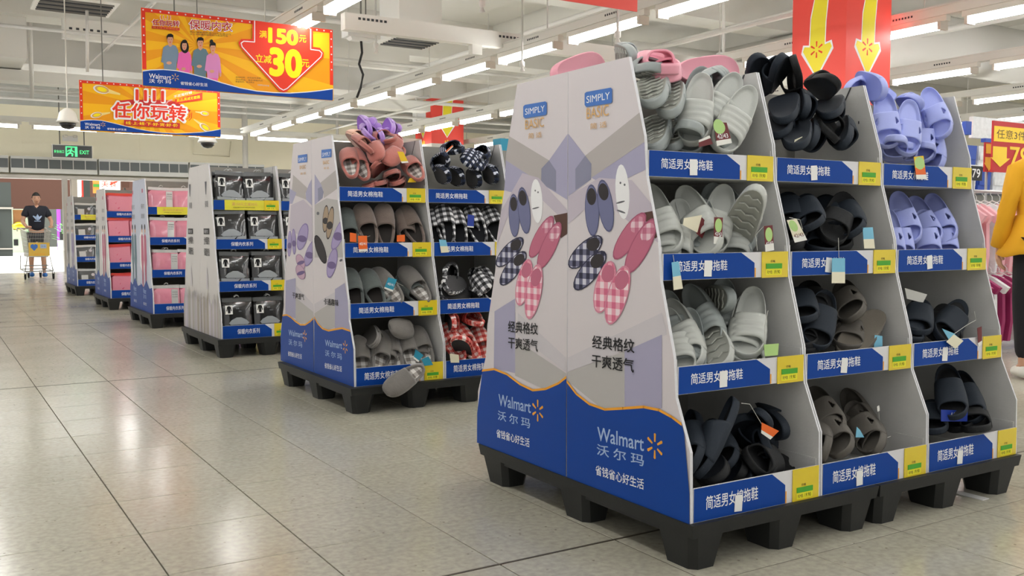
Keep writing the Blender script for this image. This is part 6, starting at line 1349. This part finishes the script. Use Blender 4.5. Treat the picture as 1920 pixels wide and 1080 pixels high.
def human(t, J, H=1.0, skinm='skin', rads=None):
    """J joints: pelvis spine chest neck head; shoulder/elbow/wrist/hand _l _r ; hip/knee/ankle/toe _l _r"""
    R = dict(pelvis=(.13, .10), spine=(.12, .09), chest=(.15, .10), neckb=.055, neck=.05, head=.06, shoulder=.058, elbow=.040, wrist=.027, hand=(.036, .018), hip=.088, knee=.056, calf=.056, ankle=.036, heel=.038, toe=.03)
    if rads: R.update(rads)
    N = {}; E = []
    for k in ('pelvis', 'spine', 'chest', 'neckb', 'neck'): N[k] = (J[k], R[k])
    E += [('pelvis', 'spine'), ('spine', 'chest'), ('chest', 'neckb'), ('neckb', 'neck')]
    for s in 'lr':
        for k in ('shoulder', 'elbow', 'wrist', 'hand', 'hip', 'knee', 'ankle', 'toe'):
            N[k+s] = (J[k+s], R[k])
        kn, an = Vector(J['knee'+s]), Vector(J['ankle'+s]); N['calf'+s] = (tuple(kn.lerp(an, .3)), R['calf'])
        E += [('chest', 'shoulder'+s), ('shoulder'+s, 'elbow'+s), ('elbow'+s, 'wrist'+s), ('wrist'+s, 'hand'+s), ('pelvis', 'hip'+s), ('hip'+s, 'knee'+s), ('knee'+s, 'calf'+s), ('calf'+s, 'ankle'+s), ('ankle'+s, 'toe'+s)]
        w, h = Vector(J['wrist'+s]), Vector(J['hand'+s]); d = (h-w).normalized(); sd = Vector(J['side'+s]).normalized(); cu = Vector(J['curl'+s]).normalized()
        for q, (off, ln) in enumerate(((-.028, .066), (-.010, .078), (.010, .072), (.027, .058))):
            b = h+d*.018+sd*off; m_ = b+d*ln*.5+cu*ln*.15; e = m_+d*ln*.28+cu*ln*.42
            for nm_, p, r in (('a', b, .0105), ('b', m_, .009), ('c', e, .0075)): N['f%d%s%s' % (q, nm_, s)] = (tuple(p), r)
            E += [('hand'+s, 'f%da%s' % (q, s)), ('f%da%s' % (q, s), 'f%db%s' % (q, s)), ('f%db%s' % (q, s), 'f%dc%s' % (q, s))]
        b = h-d*.02-sd*.035; e = b+d*.04-sd*.025+cu*.015; N['ta'+s] = (tuple(b), .012); N['tb'+s] = (tuple(e), .010); E += [('hand'+s, 'ta'+s), ('ta'+s, 'tb'+s)]
    me = skin_mesh(N, E, 'pelvis', 1)
    bm = bmesh.new(); bm.from_mesh(me); hv, hf = head_geo(J['head']); vs = [bm.verts.new(v) for v in hv]
    for f in hf:
        try: bm.faces.new([vs[i] for i in f])
        except ValueError: pass
    bmesh.ops.remove_doubles(bm, verts=bm.verts, dist=.0004)
    for f in bm.faces: f.smooth = True
    bm.to_mesh(me); bm.free(); me.materials.append(M[skinm]); me.name = 'body'
    new_obj('body', me, t); hc = Vector(J['head'])
    for s in (-1, 1):
        MB().lathe([(.002, -.013), (.011, -.008), (.013, 0), (.011, .008), (.002, .013)], (hc.x+s*.077, hc.y-.005, hc.z-.005), 8).build('ear', skinm, t, True)
        MB().lathe([(.001, -.006), (.010, -.003), (.010, .003), (.001, .006)], (hc.x+s*.031, hc.y+.078, hc.z+.008), 8).build('eye', 'eye_dark', t, True)
        MB().box(hc.x+s*.031-.015, hc.x+s*.031+.015, hc.y+.076, hc.y+.090, hc.z+.026, hc.z+.032).build('eyebrow', 'hair_black', t)
    MB().box(hc.x-.02, hc.x+.02, hc.y+.074, hc.y+.090, hc.z-.058, hc.z-.050).build('mouth', 'lip_pink', t)
    return hc
def sheath(name, nodes, edges, root, m, t, sub=1):
    me = skin_mesh(nodes, edges, root, sub); me.materials.append(M[m]); me.name = name
    return new_obj(name, me, t)
def hair_cap(t, hc, m='hair_black', back=.0, long=False):
    V, Fc = head_geo((0, 0, 0)); bm = bmesh.new(); vs = [bm.verts.new((v[0]*1.10, v[1]*1.07-.006, v[2]*1.09+.006)) for v in V]
    for f in Fc:
        c = sum((Vector(V[i]) for i in f), Vector())/4
        lim = .045 if c.y > .02 else (-.03 if c.y > -.02 else (-.085 if not long else -.12))
        if c.z > lim and not (abs(c.x) > .06 and c.z < .0 and c.y > -.03):
            try: bm.faces.new([vs[i] for i in f])
            except ValueError: pass
    loose = [v for v in bm.verts if not v.link_faces]; bmesh.ops.delete(bm, geom=loose, context='VERTS')
    bmesh.ops.remove_doubles(bm, verts=bm.verts, dist=.0004); bmesh.ops.translate(bm, verts=bm.verts, vec=hc)
    for f in bm.faces: f.smooth = True
    me = bpy.data.meshes.new('hair'); bm.to_mesh(me); bm.free(); me.materials.append(M[m]); new_obj('hair', me, t)
# man behind the cart: local +y faces the camera
man = thing('person', 'man in a dark t-shirt and shorts pushing a shopping cart at the entrance', 'person', (1.93, 21.55, 0), PI+.06)
J = dict(pelvis=(0, 0, .92), spine=(0, .01, 1.08), chest=(0, .03, 1.27), neckb=(0, .02, 1.42), neck=(0, .03, 1.50), head=(0, .05, 1.60),
         shoulderl=(-.17, .02, 1.39), shoulderr=(.17, .02, 1.39), elbowl=(-.27, .08, 1.14), elbowr=(.27, .06, 1.14), wristl=(-.22, .30, 1.02), wristr=(.22, .30, 1.02), handl=(-.20, .37, 1.035), handr=(.20, .37, 1.035),
         hipl=(-.09, 0, .88), hipr=(.09, 0, .88), kneel=(-.10, .08, .50), kneer=(.11, .0, .50), anklel=(-.11, .05, .10), ankler=(.10, -.12, .12), toel=(-.12, .17, .035), toer=(.11, .02, .035),
         sidel=(1, 0, 0), sider=(-1, 0, 0), curll=(0, .3, -1), curlr=(0, .3, -1))
hc = human(man, J); hair_cap(man, hc)
g = lambda k: J[k]
sheath('t_shirt', dict(p=(g('pelvis'), (.165, .125)), s=((0, .01, 1.08), (.155, .12)), c=((0, .03, 1.28), (.175, .125)), n=((0, .02, 1.42), (.09, .075)), l=(g('shoulderl'), .082), r=(g('shoulderr'), .082), le=((-.235, .06, 1.22), .072), re=((.235, .05, 1.22), .072)),
       [('p', 's'), ('s', 'c'), ('c', 'n'), ('c', 'l'), ('c', 'r'), ('l', 'le'), ('r', 're')], 'p', 'shirt_navy', man, 2)
sheath('shorts', dict(p=((0, 0, .90), (.16, .12)), l=((-.09, 0, .84), .105), r=((.09, 0, .84), .105), lk=((-.10, .06, .58), .088), rk=((.105, .01, .58), .088)), [('p', 'l'), ('p', 'r'), ('l', 'lk'), ('r', 'rk')], 'p', 'shorts_dark', man, 2)
for s, k in ((-1, 'l'), (1, 'r')):
    a, tt = Vector(J['ankle'+k]), Vector(J['toe'+k])
    sheath('shoe', dict(a=((a.x, a.y-.04, .045), (.048, .05)), b=(tuple(a.lerp(tt, .5)*1), (.05, .048)), c=((tt.x, tt.y+.02, .035), (.045, .034))), [('a', 'b'), ('b', 'c')], 'a', 'shoe_blue', man, 1)
yf = .152
art([('p', 'print_soft', [(-.01, 1.16), (.01, 1.16), (.028, 1.24), (0, 1.29), (-.028, 1.24)]), ('p', 'print_soft', [(-.015, 1.165), (-.035, 1.18), (-.085, 1.245), (-.075, 1.26), (-.03, 1.235)]), ('p', 'print_soft', [(.015, 1.165), (.035, 1.18), (.085, 1.245), (.075, 1.26), (.03, 1.235)]),
     rect('shirt_navy', -.08, .08, 1.185, 1.190), rect('shirt_navy', -.08, .08, 1.20, 1.205), rect('print_soft', -.06, .06, 1.14, 1.155)], lambda u, v, h: (-u, yf+.012-(abs(u)*.35)+h*3, v), man, None, 'chest_print')
# cart (local -y faces the camera)
cart = thing('shopping_cart', 'wire shopping cart with a yellow advert board, pushed by the man', 'cart', (1.86, 21.15, 0), .05)
b = MB(); T0, T1 = (-.24, -.52, .42, .98), (.27, .40)
def cp(u, v, w):  # u across -1..1, v 0 front..1 back, w 0 bottom..1 top
    wd = .165+.055*w; y = -.50+.06*(1-w)+(v*(.84-.12*(1-w))); z = .44+(.50+.06*v)*w-.0*v; return (u*wd, y, z)
for k in range(15):
    u = -1+2*k/14; b.tube([cp(u, 0, 0), cp(u, 0, 1)], .0028, 4).tube([cp(u, 0, 0), cp(u, 1, 0)], .0028, 4).tube([cp(u, 1, 0), cp(u, 1, 1)], .0028, 4)
for k in range(20):
    v = k/19
    for u in (-1, 1): b.tube([cp(u, v, 0), cp(u, v, 1)], .0028, 4)
for k in range(8):
    w = k/7; r = .006 if k in (0, 7) else .003; b.tube([cp(-1, 0, w), cp(1, 0, w), cp(1, 1, w), cp(-1, 1, w), cp(-1, 0, w)], r, 5)
b.build('basket', 'cart_wire', cart)
MB().tube([(-.27, .40, 1.0), (.27, .40, 1.0)], .016, 8).tube([(-.27, .34, .95), (-.27, .40, 1.0)], .012, 6).tube([(.27, .34, .95), (.27, .40, 1.0)], .012, 6).build('handle', 'bone', cart, True)
for s in (-1, 1):
    MB().tube([(s*.20, -.40, .45), (s*.25, -.42, .16), (s*.24, .30, .18), (s*.23, .30, .46)], .011, 6).build('side_frame', 'cart_wire', cart, True)
MB().tube([(-.25, -.43, .16), (.25, -.43, .16)], .014, 6).tube([(-.24, -.2, .26), (.24, -.2, .26)], .006, 5).tube([(-.24, .1, .26), (.24, .1, .26)], .006, 5).tube([(-.24, .3, .18), (.24, .3, .18)], .012, 6).build('lower_frame', 'cart_grey', cart)
for x, y in ((-.25, -.43), (.25, -.43), (-.10, .28), (.12, .28)):
    w_ = MB(); w_.tube([(x-.014, y, .055), (x+.014, y, .055)], .055, 14).box(x-.02, x-.015, y-.02, y+.02, .05, .15).box(x+.015, x+.02, y-.02, y+.02, .05, .15); w_.build('wheel', 'rubber', cart, True)
MB().box(-.185, .185, -.50, -.485, .46, .72).build('advert_board', 'cart_board', cart)
art([('p', 'print_blue', [(-.09, .56), (-.155, .63), (-.15, .68), (-.11, .695), (-.09, .675), (-.07, .695), (-.03, .68), (-.025, .63)]), rect('print_soft', .02, .13, .61, .69), ttext('print_grey', '扫一扫', .04, .635, .03, 0, .07), ttext('print_orange', '天天平价', -.1, .48, .03, 1, .2)],
    lambda u, v, h: (u, -.501-h*4, v), cart)
# woman at the right edge, seen from behind
wom = thing('person', 'woman in a yellow jacket and black trousers at the right picture edge', 'person', (6.07, 3.37, 0), -math.radians(42))
J = dict(pelvis=(0, 0, .90), spine=(0, 0, 1.05), chest=(0, .0, 1.22), neckb=(0, -.01, 1.38), neck=(0, 0, 1.46), head=(0, .02, 1.555),
         shoulderl=(-.155, 0, 1.35), shoulderr=(.155, 0, 1.35), elbowl=(-.23, -.02, 1.08), elbowr=(.23, .0, 1.08), wristl=(-.24, .06, .86), wristr=(.24, .08, .87), handl=(-.238, .08, .79), handr=(.24, .10, .80),
         hipl=(-.085, 0, .86), hipr=(.085, 0, .86), kneel=(-.09, .03, .48), kneer=(.09, -.02, .48), anklel=(-.09, .0, .09), ankler=(.09, -.06, .09), toel=(-.10, .12, .03), toer=(.10, .07, .03), sidel=(0, 1, 0), sider=(0, 1, 0), curll=(1, 0, -.3), curlr=(-1, 0, -.3))
hc = human(wom, J, rads=dict(chest=(.12, .09), pelvis=(.13, .10), spine=(.10, .08), shoulder=.048, elbow=.034)); hair_cap(wom, hc, long=True)
b = MB(); prof = [(.03, .06, 1.43), (.10, .085, 1.41), (.165, .11, 1.36), (.180, .12, 1.25), (.165, .115, 1.12), (.158, .112, 1.06), (.170, .12, 1.055), (.20, .14, .95), (.235, .165, .86), (.262, .185, .80), (.255, .178, .80), (.16, .12, 1.0)]
n = 32; V = []; Fc = []
for j, (rx, ry, z) in enumerate(prof):
    for i in range(n):
        a = 2*PI*i/n; f = 1+(.045*math.sin(a*7)+.03*math.sin(a*4+1))*max(0, (1.05-z)/.25 if j < 11 else 0); V.append((rx*math.cos(a)*f, ry*math.sin(a)*f, z+(.012*math.sin(a*5) if 7 < j < 11 else 0)))
for j in range(len(prof)-1):
    for i in range(n): a_, b_ = j*n+i, j*n+(i+1) % n; Fc.append((a_, b_, b_+n, a_+n))
me = mesh('jacket', V, Fc, 'jacket_yellow', smooth=True); recalc(me); new_obj('jacket', me, wom)
for s, k in ((-1, 'l'), (1, 'r')):
    sh, el, wr = Vector(J['shoulder'+k]), Vector(J['elbow'+k]), Vector(J['wrist'+k])
    MB().tube([sh+Vector((-s*.06, 0, .03)), sh+Vector((s*.01, 0, -.01)), sh.lerp(el, .5), el, el.lerp(wr, .5), wr], [.055, .068, .062, .055, .054, .056], 12).build('sleeve', 'jacket_yellow', wom, True)
sheath('trousers', dict(p=((0, 0, .90), (.14, .11)), l=((-.085, 0, .84), .10), r=((.085, 0, .84), .10), lk=((-.09, .03, .48), .078), rk=((.09, -.02, .48), .078), la=((-.09, .0, .12), .056), ra=((.09, -.06, .12), .056)), [('p', 'l'), ('p', 'r'), ('l', 'lk'), ('r', 'rk'), ('lk', 'la'), ('rk', 'ra')], 'p', 'trousers_black', wom, 2)
for s, k in ((-1, 'l'), (1, 'r')):
    a, tt = Vector(J['ankle'+k]), Vector(J['toe'+k])
    sheath('shoe', dict(a=((a.x, a.y-.05, .05), (.048, .05)), b=((a.x, a.y+.04, .05), (.048, .045)), c=((tt.x, tt.y+.02, .035), (.046, .034))), [('a', 'b'), ('b', 'c')], 'a', 'shoe_white', wom, 2)
# ================================================================ LOBBY BEYOND THE ENTRANCE
struct('floor_lobby', MB().box(-24, 30, 24.2, 75, -.06, -.001), 'lobby_floor')
struct('wall_lobby', MB().box(-24, 30, 62, 62.4, 0, 9), 'lobby_grey')
fz = MB().box(-20, 9.5, 44, 44.4, 1.85, 6).box(9.56, 26, 44, 44.4, 1.85, 6)
o = fz.build('fascia', 'lobby_brown'); tag(o, 'long brown fascia above the lobby behind the man', 'fascia')
p0 = at(-60, 465, 40.0); p1 = at(20, 342, 40.0)
t = thing('shop_stall', 'dark greenish stall front at the left edge beyond the entrance', 'shop front', (p1.x-6, 40, 0))
MB().box(0, 6, 0, .5, 0, p1.z).build('panel', 'lobby_dark', t); MB().box(-.0, 6.05, -.1, 0, 1.75, 1.82).box(0, 6, -.05, 0, .25, .3).build('shelf', 'metal_frame', t)
MB().tube([(5.2, -.02, .8), (5.2, -.14, .8)], .38, 18).build('round_fitting', 'lobby_grey', t)
p0 = at(21, 458, 46.0); p1 = at(52, 400, 46.0)
t = thing('claw_machine', 'pale green arcade claw machine with yellow toys left of the man', 'machine', (p0.x, 46, 0)); w = p1.x-p0.x; h = 2.05
MB().box(0, w, 0, 1.2, 0, h*.48).box(0, w, 0, 1.2, h*.9, h).box(0, .1, 0, .1, h*.48, h*.9).box(w-.1, w, 0, .1, h*.48, h*.9).build('cabinet', 'machine_green', t)
MB().box(.1, w-.1, .05, 1.1, h*.48, h*.9).build('display_box', 'machine_glass', t)
MB().lathe([(.02, -.15), (.25, -.1), (.3, .05), (.1, .2)], (w*.5, .0, h*.55), 10).build('yellow_toys', 'card_yellow', t, True)
MB().box(w-.02, w+.18, -.05, .05, .1, h*.45).build('neon_strip', 'neon_green', t); MB().box(w*.15, w*.4, -.04, 0, h*.15, h*.28).build('coin_slot', 'rubber', t)
for k, (px, c1, lab) in enumerate(((114, 'sofa_pink', 'seated person in pink beyond the door, beside the plant'), (88, 'skin', 'small seated figure beyond the door right behind the cart'))):
    p = at(px, 455, 43.0); t = thing('person', lab, 'person', (p.x+(.35 if k == 0 else -.35), 43.0-k*.3, 0), 0)
    J = dict(pelvis=(0, 0, .5), spine=(0, .02, .7), chest=(0, .03, .92), neckb=(0, 0, 1.08), neck=(0, -.01, 1.16), head=(0, -.03, 1.27), shoulderl=(-.17, 0, 1.02), shoulderr=(.17, 0, 1.02), elbowl=(-.24, -.1, .78), elbowr=(.24, -.1, .78), wristl=(-.12, -.3, .68), wristr=(.12, -.3, .68), handl=(-.06, -.34, .67), handr=(.06, -.34, .67),
             hipl=(-.09, 0, .48), hipr=(.09, 0, .48), kneel=(-.12, -.42, .50), kneer=(.12, -.42, .50), anklel=(-.12, -.42, .1), ankler=(.12, -.42, .1), toel=(-.12, -.56, .04), toer=(.12, -.56, .04), sidel=(1, 0, 0), sider=(-1, 0, 0), curll=(0, 0, -1), curlr=(0, 0, -1))
    hc = human(t, J); hair_cap(t, hc)
    sheath('top', dict(p=((0, 0, .52), (.16, .12)), s=((0, .02, .72), (.15, .12)), c=((0, .02, .95), (.17, .12)), l=((-.18, 0, 1.0), .07), r=((.18, 0, 1.0), .07)), [('p', 's'), ('s', 'c'), ('c', 'l'), ('c', 'r')], 'p', c1 if c1 != 'skin' else 'goods_white', t)
    MB().box(-.35, .35, -.25, .35, 0, .40).box(-.35, .35, .2, .35, .4, .9).build('seat', 'lobby_dark', t)
p = at(118, 450, 36.0); t = thing('potted_plant', 'green leafy plant in a tall white pot beyond the door', 'plant', (p.x, 36, 0))
MB().taper(-.16, .16, -.16, .16, 0, .62, .03).build('pot', 'plastic_white', t)
lf = MB(); random.seed(5)
for k in range(60):
    a, e, r = random.uniform(0, 2*PI), random.uniform(.1, 1.3), random.uniform(.2, .5); c = Vector((math.cos(a)*math.cos(e)*r, math.sin(a)*math.cos(e)*r, .62+math.sin(e)*r*1.4)); s = .07
    d = Vector((math.cos(a), math.sin(a), .3)); q = d.cross(Vector((0, 0, 1))).normalized()*s*.5
    lf.add([c-d*s, c+q, c+d*s, c-q], [(0, 1, 2, 3)])
lf.build('foliage', 'leaf_green', t)
p = at(110, 410, 52); tag(MB().tube([(p.x, 52, 0), (p.x, 52, p.z+1.2)], .09, 8).build('violet_banner_pole', 'violet', None), 'violet lit pole far beyond the entrance', 'pole')
# lit shop signs behind the red underwear stand
for k, (x0, x1, y0, y1, m, lab) in enumerate(((142, 156, 329, 398, 'shop_red', 'dark red panel beyond the entrance, first from the door post'), (157, 168, 330, 372, 'lobby_dark', 'dark board beyond the entrance right of the red panel'), (175, 186, 334, 362, 'shop_orange', 'orange and green shop board beyond the entrance'),
                                              (187, 225, 330, 362, 'shop_lit', 'brightly lit shop sign with red writing beyond the entrance'), (228, 242, 332, 352, 'lobby_brown', 'tan panel beyond the entrance right of the lit sign'))):
    a, b_ = at(x0, y1, 34), at(x1, y0, 34); t = thing('shop_sign', lab, 'sign', (a.x, 34, a.z)); w, h = b_.x-a.x, b_.z-a.z
    MB().box(0, w, 0, .12, 0, h).build('board', m, t); MB().box(w*.4, w*.6, .12, .2, -a.z, h).build('post', 'lobby_dark', t)
    if m == 'shop_lit': art([ttext('print_red', '美食', w*.08, h*.35, h*.4, 1), ('l', 'print_red', .05, [(w*.5, h*.5), (w*.95, h*.75)])], lambda u, v, hh: (u, -.002-hh*4, v), t)
    if m == 'shop_orange': MB().box(0, w, -.03, 0, h*.4, h*.6).build('stripe', 'shop_green', t)
p = at(148, 348, 33); t = thing('lobby_lamp', 'tall glowing lamp right of the door post', 'lamp', p)
MB().lathe([(.03, -.45), (.07, -.3), (.07, .3), (.03, .42)], n=12).build('shade', 'shop_lit', t, True)
MB().tube([(0, 0, .42), (0, 0, 2.2)], .01, 5).build('cord', 'rubber', t)
# ================================================================ RIGHT BACKGROUND: clothes rack, price boards, shelves
def board(lab, x0, y0, x1, y1, Y, body, items):
    a, b_ = at(x0, y1, Y), at(x1, y0, Y); t = thing('price_board', lab, 'sign', (a.x, Y, a.z)); w, h = b_.x-a.x, b_.z-a.z
    MB().box(0, w, 0, .015, 0, h).build('board', body, t)
    art(items(w, h), lambda u, v, hh: (u, -.002-hh*3, v), t); MB().tube([(w*.5, .03, -1.2), (w*.5, .03, h)], .012, 6).build('post', 'rack_metal', t); return t
YR = 4.7
board('large red and yellow price board reading 任意3件8折 and 79', 1860, 236, 1960, 322, YR, 'price_red', lambda w, h: [rect('digit_yellow', .01*w, w, .60*h, .90*h), ttext('print_brown', '任意3件8折', .06*w, .66*h, .18*h, 0, .8*w),
      ('p', 'digit_yellow', [(0, .5*h), (.26*w, .5*h), (.26*w, .28*h), (.33*w, .28*h), (.14*w, .10*h), (-.04*w, .28*h), (0, .28*h)]), ttext('digit_yellow', '79', .32*w, .12*h, .40*h, 1, .38*w)])
board('smaller red price board with a yellow arrow left of the large one', 1846, 268, 1866, 322, YR+.3, 'price_red', lambda w, h: [rect('digit_yellow', .05*w, .95*w, .62*h, .95*h), ('p', 'digit_yellow', [(.0, .5*h), (.8*w, .5*h), (.8*w, .3*h), (w, .3*h), (.4*w, .03*h), (-.1*w, .3*h), (0, .3*h)])])
board('small black price sign reading 79', 1820, 312, 1842, 338, YR-.2, 'price_black', lambda w, h: [ttext('print_white', '79', .1*w, .2*h, .6*h, 1, .7*w)])
for k, (x0, y0, x1, y1, Y, m, lab) in enumerate(((1811, 228, 1822, 252, 6.2, 'goods_blue', 'blue sign edge just right of the near stand'), (1824, 226, 1900, 258, 6.6, 'goods_white', 'white header panel of the far right shelf'), (1870, 234, 1892, 244, 6.0, 'goods_blue', 'small blue shelf sign above the large price board'), (1848, 260, 1860, 266, 5.6, 'goods_blue', 'tiny blue sign left of the large price board'))):
    a, b_ = at(x0, y1, Y), at(x1, y0, Y); o = MB().box(a.x, b_.x+(1.5 if k == 1 else 0), Y, Y+.05, a.z, b_.z).build('shelf_sign', m); tag(o, lab, 'sign')
# shelf unit with packed goods
a = at(1800, 432, 6.4); t = thing('shelf_unit', 'tall shelf with white packages at the far right behind the woman', 'shelf', (a.x, 6.6, 0))
MB().box(0, 5, .4, .45, 0, 2.0).build('back_panel', 'rack_metal', t)
for z in (.2, .6, 1.0, 1.4, 1.7): MB().box(0, 5, 0, .4, z, z+.02).build('shelf', 'goods_white', t)
GP = []; random.seed(9); gn = 0
for zi, z in enumerate((.22, .62, 1.02, 1.42, 1.72)):
    for k in range(12):
        p = (a.x+.08+k*.30, 6.63, z); m = random.choice(['goods_white', 'goods_white', 'baby_pink', 'bag_clear', 'goods_blue', 'print_taupe']); w, h = .26, random.uniform(.2, .27)
        o = MB().taper(-.0, w, 0, .2, 0, h, .01).box(.02, w-.02, -.004, 0, h*.3, h*.7).build('goods_box', m); o.location = p
        tag(o, 'boxed goods number %s on the %s shelf at far right'.replace('number ', '') % (ORDL[k] if k < 14 else '', ['lowest', 'second', 'middle', 'fourth', 'top'][zi]), 'box', 'boxed goods on the far right shelf')
# rack of baby clothes
a = at(1822, 400, 4.35); bx = a.x
t = thing('clothes_rack', 'metal rail carrying pink baby clothes behind the near stand', 'rack', (bx, 4.35, 0))
MB().tube([(-.2, .25, 0), (-.2, .25, 1.28), (1.9, .25, 1.28), (1.9, .25, 0)], .014, 8).build('rail', 'rack_metal', t)
MB().tube([(-.2, 0, .02), (-.2, .5, .02)], .014, 6).tube([(1.9, 0, .02), (1.9, .5, .02)], .014, 6).build('foot', 'rack_metal', t)
def garment(m):
    g_ = thing('baby_outfit', 'x', 'garment')
    pr = [(-.05, 0), (-.09, -.01), (-.22, -.10), (-.18, -.16), (-.11, -.10), (-.12, -.42), (-.10, -.62), (-.02, -.62), (0, -.45), (.02, -.62), (.10, -.62), (.12, -.42), (.11, -.10), (.18, -.16), (.22, -.10), (.09, -.01), (.05, 0), (0, -.03)]
    me = MB().prism(pr, lambda u, v: (-.02, u, v), lambda u, v: (.02, u, v)).me('fabric', m); recalc(me); new_obj('fabric', me, g_)
    MB().tube([(0, -.11, -.02), (0, 0, .03), (0, .11, -.02)], .005, 5).tube([(0, 0, .03), (0, 0, .06), (0, .02, .085), (0, .0, .10)], .003, 5).build('hanger', 'plastic_white', g_)
    MB().box(-.026, -.021, -.04, .04, -.26, -.18).build('label_card', 'tag_cream', g_)
    return g_
G1 = [garment('baby_pink'), garment('goods_white'), garment('goods_maroon')]; PROTOS += G1
for k in range(16):
    o = copy_tree(G1[(0, 0, 1, 0)[k % 4]]); o.location = (bx+k*.11-.1, 4.60, 1.175); o.rotation_euler = (0, 0, random.uniform(-.15, .15))
    o['label'] = '%s baby outfit on a hanger, %s on the rail by the price boards' % ('white' if k % 4 == 2 else 'pink', ORD[k].replace('nearest', 'first')); o['group'] = 'baby outfits on the rail'
for k in range(10):
    o = copy_tree(G1[2 if k % 3 else 1]); o.location = (bx+k*.11+.0, 4.45, .60); o.scale = (1, 1, .85)
    o['label'] = '%s low hanging garment, %s on the lower hooks behind the stand' % ('maroon' if k % 3 else 'white', ORD[k].replace('nearest', 'first')); o['group'] = 'low garments behind the stand'
# blue box edge on top of the middle stand far side
a = at(938, 262, 5.6); o = MB().box(a.x, a.x+.3, 5.6, 5.7, 1.46, a.z+.01).build('blue_box', 'tag_teal'); tag(o, 'bright blue pack edge on the top rear of the middle stand', 'pack')
# scrap of white paper under the near pallet
a = atz(1800, 925, .001); o = MB().box(a.x-.02, a.x+.02, a.y-.1, a.y+.04, .001, .004).build('paper_strip', 'plastic_white'); tag(o, 'strip of white paper on the floor under the near pallet', 'paper')
for o in PROTOS: remove_tree(o)
# prototypes of the lights stay in use; give every leftover empty label a check
bpy.context.view_layer.update()
